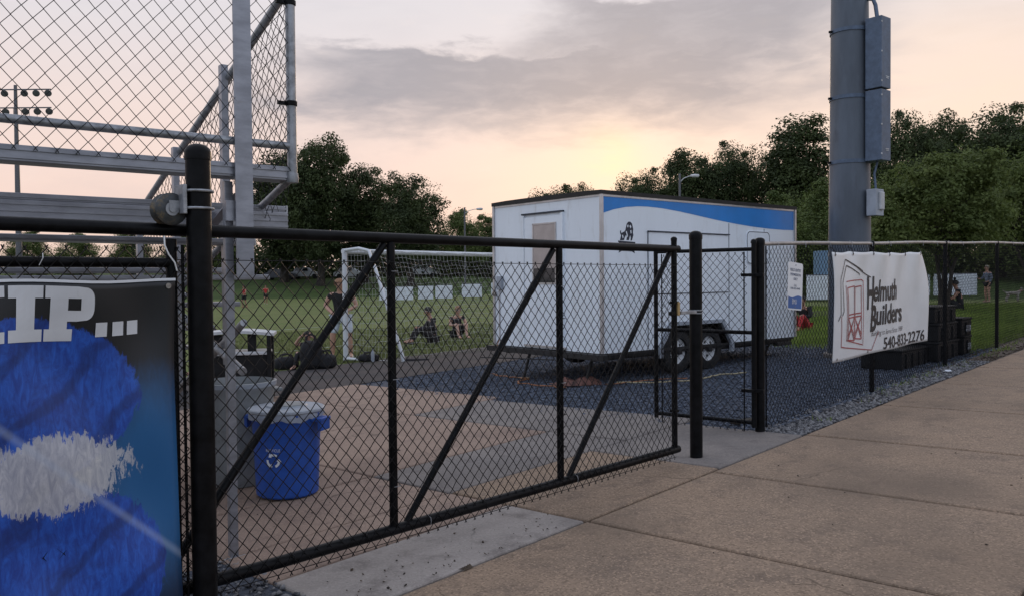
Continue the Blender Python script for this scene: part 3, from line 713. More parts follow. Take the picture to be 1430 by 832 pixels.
def strokes(mb, lines, w, fn):
    """flat ink lines of width w"""
    for ln in lines:
        for (x0, y0), (x1, y1) in zip(ln[:-1], ln[1:]):
            d = math.hypot(x1-x0, y1-y0); nx, ny = -(y1-y0)/d*w/2, (x1-x0)/d*w/2; k = max(1, int(d/.12))
            for j in range(k):
                a, b = j/k, (j+1)/k
                pts = [(x0+(x1-x0)*t+sx*nx, y0+(y1-y0)*t+sx*ny) for t, sx in ((a, 1), (a, -1), (b, -1), (b, 1))]
                mb.add([fn(*q) for q in pts], [(0, 1, 2, 3)])
    return mb

# ------------------------------------------------------------------ left printed banner
def banner_print():
    """dark print with royal blue and teal fields and a pale soft patch (colours only)"""
    m = bpy.data.materials.new('blue_print'); m.use_nodes = True; t = m.node_tree; L = t.links.new
    b = t.nodes['Principled BSDF']; b.inputs['Roughness'].default_value = .42
    at = N(t, 'ShaderNodeAttribute', attribute_name='print'); sp = N(t, 'ShaderNodeSeparateXYZ'); L(at.outputs['Vector'], sp.inputs[0])
    u, v = sp.outputs[0], sp.outputs[1]                                     # metres from the right edge / from the bottom
    n = N(t, 'ShaderNodeTexNoise', i_Scale=5.0, i_Detail=9.0, i_Roughness=.7, i_Distortion=.6); L(at.outputs['Vector'], n.inputs['Vector'])
    fu = N(t, 'ShaderNodeTexNoise', i_Scale=38.0, i_Detail=6.0, i_Roughness=.7, i_Distortion=1.2)
    mp = N(t, 'ShaderNodeMapping'); mp.inputs['Scale'].default_value = (1, .28, 1); mp.inputs['Rotation'].default_value = (0, 0, .25); L(at.outputs['Vector'], mp.inputs[0]); L(mp.outputs[0], fu.inputs['Vector'])
    a = math_node(t, 'ADD', math_node(t, 'MULTIPLY', math_node(t, 'SUBTRACT', n.outputs['Fac'], .5), .7), math_node(t, 'MULTIPLY', math_node(t, 'SUBTRACT', fu.outputs['Fac'], .5), .9))
    def ell(cu, cv, ru, rv, k, lo, hi):
        du = math_node(t, 'DIVIDE', math_node(t, 'SUBTRACT', u, cu), ru); dv = math_node(t, 'DIVIDE', math_node(t, 'SUBTRACT', v, cv), rv)
        d = math_node(t, 'ADD', math_node(t, 'ADD', math_node(t, 'MULTIPLY', du, du), math_node(t, 'MULTIPLY', dv, dv)), math_node(t, 'MULTIPLY', a, k))
        return math_node(t, 'SUBTRACT', 1.0, smooth(t, d, lo, hi))
    c = mix_col(t, smooth(t, v, .2, 1.25), (0.006, 0.022, 0.060), (0.008, 0.009, 0.012))
    c = mix_col(t, ell(.10, .62, .26, .48, .5, .1, 1.3), c, (0.012, 0.10, 0.26))
    blue = mix_col(t, smooth(t, fu.outputs['Fac'], .3, .7), (0.008, 0.040, 0.26), (0.018, 0.105, 0.50))
    blue = mix_col(t, smooth(t, n.outputs['Fac'], .45, .75), blue, (0.008, 0.028, 0.17))
    fold = N(t, 'ShaderNodeTexWave', i_Scale=1.7, i_Distortion=5.0, i_Detail=3.0, bands_direction='DIAGONAL'); fold.inputs['Detail Scale'].default_value = 1.2; L(at.outputs['Vector'], fold.inputs['Vector'])
    blue = mix_col(t, math_node(t, 'MULTIPLY', smooth(t, fold.outputs['Fac'], .16, .0), .5), blue, (0.004, 0.012, 0.08))
    body = math_node(t, 'MAXIMUM', ell(.62, 1.00, .48, .33, .5, .92, .98), ell(.66, .28, .60, .44, .5, .92, .98))
    c = mix_col(t, body, c, blue)
    pale = mix_col(t, smooth(t, fu.outputs['Fac'], .3, .75), (0.34, 0.35, 0.40), (0.62, 0.61, 0.60))
    c = mix_col(t, math_node(t, 'MULTIPLY', ell(.48, .70, .30, .17, 2.4, .75, .95), .9), c, pale)
    # a printed diagonal light streak
    d = math_node(t, 'ABSOLUTE', math_node(t, 'SUBTRACT', math_node(t, 'ADD', v, math_node(t, 'MULTIPLY', u, -.95)), .27))
    c = mix_col(t, math_node(t, 'MULTIPLY', math_node(t, 'SUBTRACT', 1.0, smooth(t, d, .0, .035)), .30), c, (0.40, 0.48, 0.62))
    L(c, b.inputs['Base Color'])
    return m
BW, BZ0, BZ1, BS1 = 1.55, .045, 1.515, 1.578
def left_banner_pt(u, v, lift=0.0):
    """u metres left of the right edge, v metres above the bottom"""
    s = BS1-u+(.006*math.sin(v*5))+(.014 if v < .3 else 0)*(1-v/.3)
    w = .012*math.sin(u*6.5+v*3.2)+.010*math.sin(u*13-v*7.5+1)+.010*math.sin(v*9+u*2)
    w *= min(1, u/.15+.25)
    z = BZ0+v-.010*math.sin(u*5.2)**2*(v/1.47)
    q = SP(s, FP+.068+w+lift); return Vector((q.x, q.y, z))
lb = thing('printed_banner', left_banner_pt(.7, 0), 'dark printed banner with royal blue picture and white slab capitals, on the left fence', 'banner')
mb = MB(); nu, nv = 44, 44; pr_ = []
for j in range(nv+1):
    for i in range(nu+1):
        u, v = BW*i/nu, (BZ1-BZ0)*j/nv; mb.v.append(tuple(left_banner_pt(u, v))); pr_.append((u, v, 0))
mb.f = [(j*(nu+1)+i, j*(nu+1)+i+1, (j+1)*(nu+1)+i+1, (j+1)*(nu+1)+i) for j in range(nv) for i in range(nu)]; mb.m = [0]*len(mb.f)
cl = mb.build('cloth', banner_print(), lb, True)
at_ = cl.data.attributes.new('print', 'FLOAT_VECTOR', 'POINT'); at_.data.foreach_set('vector', [c for q in pr_ for c in q])
so = cl.modifiers.new('thick', 'SOLIDIFY'); so.thickness = .002; so.offset = -1
# slab-serif capitals, measured down from the banner top: cell width .13, height .215
def slab_letter(name, u_left, w, rects):
    mb = MB(); zt = BZ1-BZ0-.022
    for a, b, c, d in rects:
        n = max(1, int((b-a)*w/.03)); k = max(1, int((d-c)*.216/.03))
        for i in range(n):
            for j in range(k):
                x0, x1 = a+(b-a)*i/n, a+(b-a)*(i+1)/n; y0, y1 = c+(d-c)*j/k, c+(d-c)*(j+1)/k
                mb.add([left_banner_pt(u_left-x*w, zt-(1-y)*.216, .003) for x, y in ((x0, y0), (x1, y0), (x1, y1), (x0, y1))], [(0, 1, 2, 3)])
    return mb.build(name, M['letter'], lb, fix=False)
slab_letter('letter', .829, .175, [(.02, .46, 0, .2), (.02, .46, .8, 1), (.12, .36, .2, .8), (.54, .98, 0, .2), (.54, .98, .8, 1), (.64, .88, .2, .8), (.36, .64, .42, .6)])
slab_letter('letter', .645, .118, [(0, 1, 0, .22), (0, 1, .78, 1), (.23, .77, .22, .78)])
pr2 = [(0, .55, 0, .22), (0, .62, .78, 1), (.10, .44, .22, .78), (.44, .62, .36, .56)]
P_letter = slab_letter('letter', .520, .185, pr2)
mb = MB(); zt = BZ1-BZ0-.022                            # its round bowl, as narrow strips with a curved outer edge
def bowl(y): return .62+.36*max(0, 1-(abs(y-.68)/.32)**3.2)**(1/3.2)
for k in range(32):
    y0, y1 = .36+.02*k, .36+.02*(k+1); x0 = .70 if .56 <= y0+.001 and y1 <= .781 else .62
    for x1a, x1b, xl in ((bowl(y0), bowl(y1), x0),):
        if max(x1a, x1b) <= xl: continue
        mb.add([left_banner_pt(.520-x*.185, zt-(1-y)*.216, .003) for x, y in ((xl, y0), (max(xl, x1a), y0), (max(xl, x1b), y1), (xl, y1))], [(0, 1, 2, 3)])
mb.build('bowl', M['letter'], P_letter, fix=False)
for u in (.330, .262, .200): slab_letter('full_stop', u, .046, [(0, 1, .06, .33)])
mb = MB()
for u, v in ((.03, BZ1-BZ0-.03), (.75, BZ1-BZ0-.012), (1.4, BZ1-BZ0-.012)):
    mb = MB().lathe(left_banner_pt(u, v, .003), [(.012, 0), (.012, .003), (.007, .003)], 12, axis=EP); mb.build('grommet', M['rust'], lb, True)
mb = MB()
for i in range(22):
    a, b = BW*i/22, BW*(i+1)/22; t = BZ1-BZ0
    mb.add([left_banner_pt(a, t-.008, .004), left_banner_pt(b, t-.008, .004), left_banner_pt(b, t+.003, .002), left_banner_pt(a, t+.003, .002)], [(0, 1, 2, 3)])
mb.build('top_hem', M['letter'], lb)

# ------------------------------------------------------------------ builder's banner on the right fence
S0, S1_ = 8.82, 11.90
HW = S1_-S0; HH = 1.20
def hb_pt(x, y, lift=0.0):
    """x along from the left edge, y up from the bottom edge, metres; hung from its top grommets"""
    s = S0+.05*(1-y/HH)*(1 if x < .3 else 0)+x
    t = y/HH; xr = x/HW
    sag = -.014*abs(math.sin(math.pi*x/HW*5+.3*math.sin(x*2)))*t**3+.008*math.sin(x*2.3)*t
    skew = .06*max(0, xr-.8)/.2*(1-t)
    w = .020*math.sin(x*4.1+t*2.2)+.016*math.sin(x*9.7-t*6)*t+.030*math.sin(t*math.pi)*(.5+.5*math.sin(x*2.2+.7))+.02*t*t*abs(math.sin(math.pi*xr*5))
    w += .06*max(0, xr-.86)/.14*(1-t)*.6
    z = rgz(S0)+.035*(x)*.55+.505+y+sag
    q = SP(s+skew-(.13*max(0, t-.55)**2*5*max(0, xr-.88)/.12), RFP+.085+w*.75+lift); return Vector((q.x, q.y, z))
hb = thing('vinyl_banner', hb_pt(1.5, 0), 'large white vinyl banner with barn drawing and black lettering, tied to the right fence', 'banner')
mb = MB(); nu, nv = 90, 36
for j in range(nv+1):
    for i in range(nu+1): mb.v.append(tuple(hb_pt(HW*i/nu, HH*j/nv)))
mb.f = [(j*(nu+1)+i, j*(nu+1)+i+1, (j+1)*(nu+1)+i+1, (j+1)*(nu+1)+i) for j in range(nv) for i in range(nu)]; mb.m = [0]*len(mb.f)
c2 = mb.build('cloth', M['banner_white'], hb, True); so = c2.modifiers.new('thick', 'SOLIDIFY'); so.thickness = .002; so.offset = -1
hf = lambda x, y: hb_pt(x, y, .006)
def dens(polys, k=.09):
    """split big triangles so that lettering follows the folds"""
    vs, fs = polys; bm = bmesh.new(); bv = [bm.verts.new((*v, 0)) for v in vs]
    for f in fs:
        try: bm.faces.new([bv[i] for i in f])
        except ValueError: pass
    for _ in range(3):
        es = [e for e in bm.edges if e.calc_length() > k]
        if not es: break
        bmesh.ops.subdivide_edges(bm, edges=es, cuts=1); bmesh.ops.triangulate(bm, faces=bm.faces[:])
    bm.verts.index_update(); out = ([(v.co.x, v.co.y) for v in bm.verts], [tuple(q.index for q in f.verts) for f in bm.faces]); bm.free(); return out
def hb_text(body, name, x0, x1, y0, y1, m, bold, shear=0.0):
    put_text(MB(), dens(fit_text(body, x0, x1, y0, y1, bold, shear)), hf).build(name, m, hb, fix=False)
hb_text('H', 'lettering', 1.02, 1.21, .54, .92, M['ink'], .03, .05); hb_text('elmuth', 'lettering', 1.21, 2.02, .62, .88, M['ink'], .022, .08)
hb_text('B', 'lettering', 1.16, 1.33, .27, .58, M['ink'], .03, .05); hb_text('uilders', 'lettering', 1.33, 2.20, .335, .585, M['ink'], .022, .08)
hb_text('Building to Serve Since 1989', 'lettering', 1.20, 2.22, .205, .27, M['ink_grey'], -.004, .2)
hb_text('540-833-2276', 'lettering', 1.56, 2.98, .02, .17, M['ink'], .014)
strokes(MB(), [[(.10, .45), (.17, .52), (.19, .90), (.40, 1.12), (.90, .98)], [(.20, .50), (.245, .55), (.255, .86), (.42, 1.05), (.78, .95), (.80, .93)], [(.40, 1.12), (1.12, .90)]], .012, hf).build('barn_outline', M['ink'], hb, fix=False)
strokes(MB(), [[(.18, .50), (.18, .16), (1.22, .04), (1.40, .25)], [(.38, .87), (.87, .88)], [(.36, .83), (.36, .22), (.90, .13)], [(.87, .88), (.92, .86), (.92, .12)]], .011, hf).build('barn_wall', M['ink_red'], hb, fix=False)
d_ = []
for a in (.40, .64):
    b = a+.22
    d_ += [[(a, .80), (b, .81), (b, .20), (a, .22), (a, .80)], [(a, .50), (b, .50)], [(a, .465), (b, .465)], [(a, .465), (b, .20)], [(a, .22), (b, .465)], [(a+.03, .43), (b, .25)], [(a, .27), (b-.03, .43)]]
strokes(MB(), d_, .014, hf).build('barn_door', M['ink_red'], hb, fix=False)
for x in np.linspace(.06, HW-.12, 6):
    MB().lathe(hb_pt(x, HH-.03, .004), [(.014, 0), (.014, .003), (.008, .003)], 10, axis=EP).build('grommet', M['rust'], hb, True)
    MB().pipe([hb_pt(x, HH-.03, .01), hb_pt(x, HH+.02, .0), hb_pt(x, HH+.06, -.04)], .004, 5).build('cable_tie', M['black'], hb)
for x in (.1, 1.1, 2.1, HW-.15):
    MB().lathe(hb_pt(x, .03, .004), [(.014, 0), (.014, .003), (.008, .003)], 10, axis=EP).build('grommet', M['rust'], hb, True)

# ------------------------------------------------------------------ small metal sign on the right fence
sgb = SP(8.00, RFP+.062); zs = rgz(8.0)
fs_ = thing('notice_sign', (sgb.x, sgb.y, zs+1.1), 'small white and blue notice sign fixed to the fence by the swing gate', 'sign')
SW, SH = .335, .475
tl = R(-4)
def sg_pt(x, y, lift=0.0):
    xr, yr = (x-SW/2)*math.cos(tl)-(y-SH/2)*math.sin(tl), (x-SW/2)*math.sin(tl)+(y-SH/2)*math.cos(tl)
    q = SP(8.00+xr, RFP+.062+lift); return Vector((q.x, q.y, zs+1.37+yr))
def rrect(x0, y0, x1, y1, r, k=4):
    out = []
    for cx, cy, a0 in ((x1-r, y1-r, 0), (x0+r, y1-r, 90), (x0+r, y0+r, 180), (x1-r, y0+r, 270)):
        out += [(cx+r*math.cos(R(a0+90*i/k)), cy+r*math.sin(R(a0+90*i/k))) for i in range(k+1)]
    return out
def flat_poly(mb, poly, fn): mb.add([fn(*q) for q in poly], [tuple(range(len(poly)))]); return mb
mb = MB(); po = rrect(0, 0, SW, SH, .03); n = len(po)
mb.add([sg_pt(x, y, 0) for x, y in po]+[sg_pt(x, y, .003) for x, y in po], [tuple(range(n-1, -1, -1)), tuple(range(n, 2*n))]+[(i, (i+1) % n, n+(i+1) % n, n+i) for i in range(n)])
mb.build('plate', M['sign_white'], fs_)
wav = [(.015, .015+.0), (SW-.015, .015)]+[(SW-.015-(SW-.03)*i/10, .135+.012*math.sin(i/10*2*math.pi)) for i in range(11)]
flat_poly(MB(), wav, lambda x, y: sg_pt(x, y, .005)).build('blue_wave', M['sign_blue'], fs_)
sgt = lambda x, y: sg_pt(x, y, .005)
for body, x0, x1, y0, h in (('FIELD ENTRY', .045, .29, .385, .030), ('PERMISSION', .05, .285, .340, .028), ('ONLY', .12, .215, .297, .027), ('CALL', .135, .20, .235, .022), ('540-432-4440', .06, .275, .205, .022)):
    put_text(MB(), fit_text(body, x0, x1, y0, y0+h, .012), sgt).build('lettering', M['sign_ink'], fs_, fix=False)
put_text(MB(), fit_text('EMU', .10, .20, .06, .11, .0), lambda x, y: sg_pt(x, y, .007)).build('emblem', M['sign_white'], fs_, fix=False)
for y in (.03, .45): MB().lathe(sg_pt(SW/2, y, .003), [(.008, 0), (.008, .004), (.003, .006)], 8, axis=EP).build('bolt', M['galv'], fs_, True)

# ------------------------------------------------------------------ bleacher, seen from behind
BC = Vector((-1.36, 5.14, 0)); BU = Vector((-.781, -.625, 0)); BV = Vector((-.625, .781, 0))
def BL(u, v, z): return BC+BU*u+BV*v+Vector((0, 0, z))
BROT = Matrix.Rotation(math.atan2(BU.y, BU.x), 3, 'Z')
bz = -.19
bl = thing('bleacher', BL(1.5, 1.5, bz), 'grey aluminium bleacher with chain link guards, at the upper left', 'bleacher')
def plank(name, u0, u1, v, z, w, h, ribs=3, face='v'):
    mb = MB(); c = BL((u0+u1)/2, v, z); mb.box(c, (u1-u0, w, h), BROT, .004)
    for i in range(ribs):                              # extruded ribs along the rear face
        zz = z-h/2+h*(i+.5)/ribs
        mb.box(BL((u0+u1)/2, v-w/2-.003, zz), (u1-u0-.004, .012, h/ribs*.34), BROT)
    return mb.build(name, M['alu'], bl)
LEN = 4.6
plank('seat_plank', -.02, LEN, .08, 2.165, .16, .085, 2)
ends = [-.16, -.16, -.2, -.2, -.25, -.28, -.3, -.3]
for i in range(1, 9):
    v, z = .58*i+.0, 2.19-.2*i
    if i == 1: plank('riser_board', -.17, LEN, v-.10, z-.10, .03, .155, 4)
    plank('seat_plank', -.17, LEN, v+.04, z+.0, .25, .04, 1)
    if i > 1: plank('foot_plank', -.17, LEN, v-.26, z-.26, .22, .035, 1)
    mb = MB().box(BL(-.175, v+.04, z-.002), (.012, .262, .05), BROT, .003); mb.build('end_cap', M['pale_top'], bl)
for u in (.32, 2.2, 4.1):
    f = thing('x', (0, 0, 0), None, None) if False else None
    MB().box(BL(u, -.035, (1.53+3.7)/2), (.105, .012, 3.7-1.53), BROT).box(BL(u-.05, .02, (1.53+3.7)/2), (.012, .1, 3.7-1.53), BROT).build('guard_upright', M['alu'], bl)
    MB().box(BL(u+.06, .075, (bz+2.1)/2), (.05, .045, 2.1-bz), BROT, .004).build('leg', M['alu'], bl)
    MB().box(BL(u+.06, .10, bz+.02), (.14, .2, .02), BROT).build('base_plate', M['galv'], bl)
    a, b = BL(u+.0, .13, 2.0), BL(u+.0, 4.7, .42)
    d = (b-a).normalized(); rot = Vector((1, 0, 0)).rotation_difference(d).to_matrix()
    MB().box((a+b)/2, ((b-a).length, .045, .08), rot).build('stringer', M['alu'], bl)
    MB().tube(BL(u-.03, .11, .95), BL(u-.03, 1.9, 1.42), .026, 10).build('cross_brace', M['galv'], bl, True)
    MB().tube(BL(u-.04, .11, 1.25), BL(u-.04, 2.9, .1), .024, 10).build('cross_brace', M['galv'], bl, True)
    for v, zt in ((1.75, 1.3), (3.4, .75)):
        MB().box(BL(u, v, (bz+zt)/2), (.05, .05, zt-bz), BROT).build('leg', M['alu'], bl)
    MB().prism([(0, 0), (.16, .0), (.16, .03), (.05, .12), (0, .12)], BL(u+.10, -.01, 1.86), BU*-1, (0, 0, 1), BV*.02).build('gusset', M['alu'], bl)
# rear guard
MB().tube(BL(-.01, 0, 2.335), BL(LEN, 0, 2.335), .024, 14).build('guard_rail', M['galv'], bl, True)
MB().tube(BL(-.01, 0, 3.36), BL(LEN, 0, 3.36), .024, 14).build('guard_rail', M['galv'], bl, True)
MB().pipe([BL(0, .0, 2.12), BL(0, 0, 3.36)], .030, 14).build('corner_post', M['galv'], bl, True)
MB().lathe(BL(0, 0, 2.14), [(.035, -.03), (.04, 0), (.035, .03)], 14).build('pipe_elbow', M['galv'], bl, True)
for z in (2.60, 3.22): MB().lathe(BL(0, 0, z), [(.034, -.015), (.037, -.012), (.037, .012), (.034, .015)], 14).box(BL(.05, .01, z), (.07, .02, .022), BROT).build('clamp_band', M['black'], bl)
MB().tube(BL(.0, .055, 2.34), BL(.0, .055, 3.3), .008, 6).build('tension_bar', M['black'], bl)
Pb = plane_fn(BL(0, -.03, 0), BU)
chainlink('chain_link_mesh', bl, Pb, .03, LEN-.1, 2.19, 3.40, BV, M['galv_dark'], half=.049, r=.0024)
# sloping side guard, running down towards the field
MB().pipe([BL(0, 0, 3.33), BL(0, 3.9, 2.03)], .027, 12).build('side_rail', M['galv'], bl, True)
MB().pipe([BL(0, .02, 2.14), BL(-.0, .75, 1.93), BL(0, 3.9, .95)], .024, 12).build('side_rail', M['galv'], bl, True)
for v, zt, zb in ((1.1, 3.06, .9), (2.26, 2.62, .5), (3.4, 2.22, .2)):
    MB().box(BL(.03, v, (zt+zb)/2), (.05, .065, zt-zb), BROT, .004).build('side_upright', M['alu'], bl)
chainlink('chain_link_mesh', bl, plane_fn(BL(.0, 0, 0), BV), .06, 3.8, lambda s: 2.02-s*.30, lambda s: 3.29-s*.333, BU, M['galv_dark'], half=.046, r=.0024)

# ------------------------------------------------------------------ concession trailer
TA = R(39.1); ta = Vector((math.cos(TA), math.sin(TA), 0)); tb = Vector((-math.sin(TA), math.cos(TA), 0))
TO = Vector((1.272, 11.642, 0)); TL, TW, TZ0, TZ1 = 4.864, 2.46, .437, 2.70
def T(a, b, z): return TO+ta*a+tb*b+Vector((0, 0, z))
TROT = Matrix.Rotation(TA, 3, 'Z')
tz = near_ground(2.6, 13.2)
tr = thing('concession_trailer', T(2.4, 1.2, tz), 'white box trailer with black roof edge, blue wave stripe and serving hatch, parked on gravel', 'trailer')
notch = [(1.22, TZ0), (1.46, .80), (2.72, .80), (2.98, TZ0)]
for b0, d in ((0.0, .03), (TW-.03, .03)):
    poly = [(0, TZ0)]+notch+[(TL, TZ0), (TL, TZ1), (0, TZ1)]
    MB().prism(poly, T(0, b0, 0), ta, (0, 0, 1), tb*d).build('side_wall', M['white_panel'], tr)
MB().box(T(.015, TW/2, (TZ0+TZ1)/2), (.03, TW-.062, TZ1-TZ0), TROT).build('end_wall', M['white_panel'], tr)
MB().box(T(TL-.015, TW/2, (TZ0+TZ1)/2), (.03, TW-.062, TZ1-TZ0), TROT).build('end_wall', M['white_panel'], tr)
MB().box(T(TL/2, TW/2, TZ0-.04), (TL-.06, TW-.08, .07), TROT).build('floor', M['frame'], tr)
# roof: dark, slightly crowned, with a thin overhanging edge
mb = MB(); prof = [(-.03, TZ1-.01), (-.03, TZ1+.045), (.35, TZ1+.055), (TW/2, TZ1+.06), (TW-.35, TZ1+.055), (TW+.03, TZ1+.045), (TW+.03, TZ1-.01)]
mb.prism(prof, T(-.035, 0, 0), tb, (0, 0, 1), ta*(TL+.07)); mb.build('roof', M['roof'], tr)
for a, b, n in ((-.004, -.004, 'c'), (TL+.004, -.004, 'c'), (-.004, TW+.004, 'c'), (TL+.004, TW+.004, 'c')):
    MB().box(T(a, b, (TZ0+TZ1)/2), (.045, .045, TZ1-TZ0-.004), TROT, .006).build('corner_trim', M['trim'], tr)
MB().box(T(TL/2, -.006, TZ1-.025), (TL-.06, .014, .03), TROT).build('roof_trim', M['trim'], tr)
MB().box(T(-.006, TW/2, TZ1-.025), (.014, TW-.06, .03), TROT).build('roof_trim', M['trim'], tr)
# blue wave
lower = [(0.03, 2.425), (.25, 2.485), (.5, 2.53), (.75, 2.552), (.97, 2.558), (1.3, 2.548), (1.7, 2.518), (2.1, 2.478), (2.6, 2.425), (3.1, 2.382), (3.6, 2.348), (4.1, 2.328), (4.5, 2.322), (TL-.03, 2.326)]
MB().prism([(TL-.03, TZ1-.045), (.03, TZ1-.045)]+lower, T(0, -.0035, 0), ta, (0, 0, 1), tb*.003).build('blue_wave', M['wave'], tr)
# panel seams, serving hatch, vent door
def seam(a0, z0, a1, z1, w=.008): MB().box(T((a0+a1)/2, -.003, (z0+z1)/2), (max(w, a1-a0), .008, max(w, z1-z0)), TROT).build('panel_seam', M['seam'], tr)
MB().box(T(1.945, -.009, 1.725), (1.93, .018, .915), TROT, .004).build('serving_hatch', M['white_panel'], tr)
MB().box(T(1.945, -.020, 2.192), (1.98, .03, .018), TROT).build('hatch_hinge', M['seam'], tr)
seam(.962, TZ0+.02, .970, 2.19); seam(.98, 1.255, 2.92, 1.262); seam(2.94, TZ0+.02, 2.946, 2.38, .005); seam(3.93, TZ0+.02, 3.934, 2.32, .004)
mb = MB(); po = rrect(3.42, 1.72, 4.08, 2.27, .08, 5); mb.prism(po, T(0, -.016, 0), ta, (0, 0, 1), tb*.016)
vd = mb.build('vent_door', M['white_panel'], tr)
mb = MB(); pi = rrect(3.44, 1.74, 4.06, 2.25, .07, 5); n = len(po)
mb.add([T(x, -.0175, z) for x, z in rrect(3.425, 1.725, 4.075, 2.265, .08, 5)]+[T(x, -.0175, z) for x, z in rrect(3.437, 1.737, 4.063, 2.253, .075, 5)], [(i, (i+1) % n, n+(i+1) % n, n+i) for i in range(n)])
mb.build('gasket', M['seam'], vd)
# emblem: seated lion on a plinth
def em(x, y): return (.335+x*.36, 1.86+y*.46)
lion = [(.10, .40), (.14, .47), (.17, .56), (.12, .62), (.11, .69), (.18, .72), (.16, .67), (.21, .62), (.27, .66), (.34, .67), (.42, .72), (.46, .82), (.50, .92), (.58, .99), (.70, 1.0), (.80, .95), (.85, .86), (.88, .76), (.86, .66), (.89, .58), (.85, .50), (.80, .41), (.72, .40), (.74, .50), (.70, .58), (.66, .50), (.62, .41), (.48, .42), (.52, .52), (.46, .58), (.38, .50), (.34, .41)]
def em_poly(poly, m, lift, name): MB().prism([em(*q) for q in poly], T(0, -.003-lift, 0), ta, (0, 0, 1), tb*.002).build(name, m, tr)
em_poly(lion, M['navy'], .0, 'emblem_lion')
for poly in ([(.66, .86), (.72, .90), (.76, .84), (.72, .78)], [(.70, .72), (.76, .74), (.77, .64), (.73, .62)], [(.44, .68), (.49, .70), (.56, .55), (.54, .50), (.49, .58)], [(.22, .56), (.27, .58), (.30, .50), (.26, .46)], [(.52, .86), (.57, .91), (.60, .86), (.56, .80)]):
    em_poly(poly, M['white_panel'], .002, 'emblem_detail')
em_poly([(.0, .39), (1.0, .36), (1.0, .32), (.94, .30), (.06, .32), (.0, .35)], M['navy'], 0, 'emblem_plinth')
em_poly([(.10, .30), (.90, .28), (.86, .12), (.14, .13)], M['emblem_blue'], 0, 'emblem_plinth')
em_poly([(.08, .13), (.30, .09), (.70, .09), (.92, .12), (.98, .0), (.80, .06), (.20, .07), (.02, .01)], M['navy'], .0, 'emblem_ribbon')
# door in the end wall, with its window
dr = MB().box(T(-.012, 1.247, 1.47), (.03, .84, 1.96), TROT, .004).build('door', M['white_panel'], tr)
for b0 in (.80, 1.695): MB().box(T(-.016, b0, 1.475), (.04, .045, 2.03), TROT, .004).build('door_jamb', M['white_panel'], tr)
MB().box(T(-.02, 1.247, 2.505), (.05, .95, .022), TROT).build('door_header', M['seam'], tr)
MB().box(T(-.0285, 1.19, 1.55), (.012, .50, .222), TROT).build('window_pane', M['glass_dark'], dr)
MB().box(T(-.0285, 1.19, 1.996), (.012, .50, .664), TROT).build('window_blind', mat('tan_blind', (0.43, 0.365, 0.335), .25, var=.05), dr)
for b0, z, w, h in ((.93, 1.886, .022, .93), (1.45, 1.886, .022, .93), (1.19, 2.34, .54, .022), (1.19, 1.432, .54, .022)):
    MB().box(T(-.032, b0, z), (.018, w, h), TROT).build('window_frame', M['trim'], dr)
MB().box(T(-.03, 2.29, 1.44), (.06, .12, .22), TROT, .01).build('socket_box', M['lid'], tr)
MB().tube(T(-.01, 2.33, .5), T(-.01, 2.33, 1.33), .014, 8).build('conduit', M['trim'], tr, True)
MB().lathe(T(-.03, 2.43, 1.27), [(.045, 0), (.045, .02), (.02, .03)], 12, axis=-ta).build('inlet_socket', M['rust'], tr, True)
MB().box(T(-.02, 1.2, .475), (.05, .95, .03), TROT).build('door_sill', M['trim'], tr)
# running gear
MB().box(T(-.05, TW/2-.0, .385), (.10, TW+.22, .085), TROT, .006).build('bumper_beam', M['frame'], tr)
for b0 in (.25, TW-.25): MB().box(T(TL/2, b0, .36), (TL-.1, .07, .10), TROT).build('chassis_rail', M['frame'], tr)
MB().box(T(TL/2, .03, .418), (TL-.04, .045, .04), TROT).build('skirt_rail', M['frame'], tr)
mb = MB().prism([(1.18, .30), (1.18, .45), (1.44, .83), (2.74, .83), (3.02, .45), (3.02, .30), (2.95, .30), (2.95, .44), (2.70, .775), (1.48, .775), (1.25, .44), (1.25, .30)], T(0, -.05, 0), ta, (0, 0, 1), tb*.05)
mb.build('fender', M['lid'], tr)
mb = MB(); mb.box(T(2.1, .24, .62), (1.70, .02, .40), TROT); mb.box(T(2.1, .13, .812), (1.40, .2, .012), TROT); mb.build('wheel_well', M['frame'], tr)
def wheel(a, b, sgn):
    c = T(a, b, tz+.345); ax = tb*-sgn
    ty = MB().lathe(c, [(.205, -.10), (.31, -.102), (.338, -.08), (.345, -.03), (.345, .03), (.338, .08), (.31, .102), (.205, .10), (.20, .05)], 28, axis=ax, caps=False).build('tyre', M['rubber'], tr, True)
    MB().lathe(c, [(.205, .085), (.205, .06), (.16, .045), (.10, .055), (.085, .06), (.0, .06)], 24, axis=ax, caps=False).build('rim', M['wheel_white'], ty, True)
    MB().lathe(c, [(.055, .055), (.055, .11), (.045, .125), (.0, .128)], 14, axis=ax, caps=False).build('hub', M['frame'], ty, True)
    q = Vector((0, 0, 1)).rotation_difference(ax)
    for k in range(5):
        t = 2*math.pi*k/5+.3
        MB().lathe(c+q @ Vector((.115*math.cos(t), .115*math.sin(t), 0)), [(.022, .048), (.022, .056), (.0, .057)], 8, axis=ax).build('bolt_hole', M['frame'], ty)
for a in (1.71, 2.47): wheel(a, .13, 1); wheel(a, TW-.13, -1)
MB().tube(T(2.09-.38, .13, tz+.345), T(2.09-.38, TW-.13, tz+.345), .035, 8).build('axle', M['frame'], tr); MB().tube(T(2.47, .13, tz+.345), T(2.47, TW-.13, tz+.345), .035, 8).build('axle', M['frame'], tr)
for a, b in ((.15, 1.75), (.15, .35), (TL-.3, .3), (TL-.3, TW-.3)):
    MB().tube(T(a, b, .35), T(a-.10, b+.05, near_ground(*T(a, b, 0).xy)+.01), .022, 8).box(T(a-.10, b+.05, near_ground(*T(a, b, 0).xy)+.008), (.16, .16, .016), TROT).build('jack_leg', M['frame'], tr)
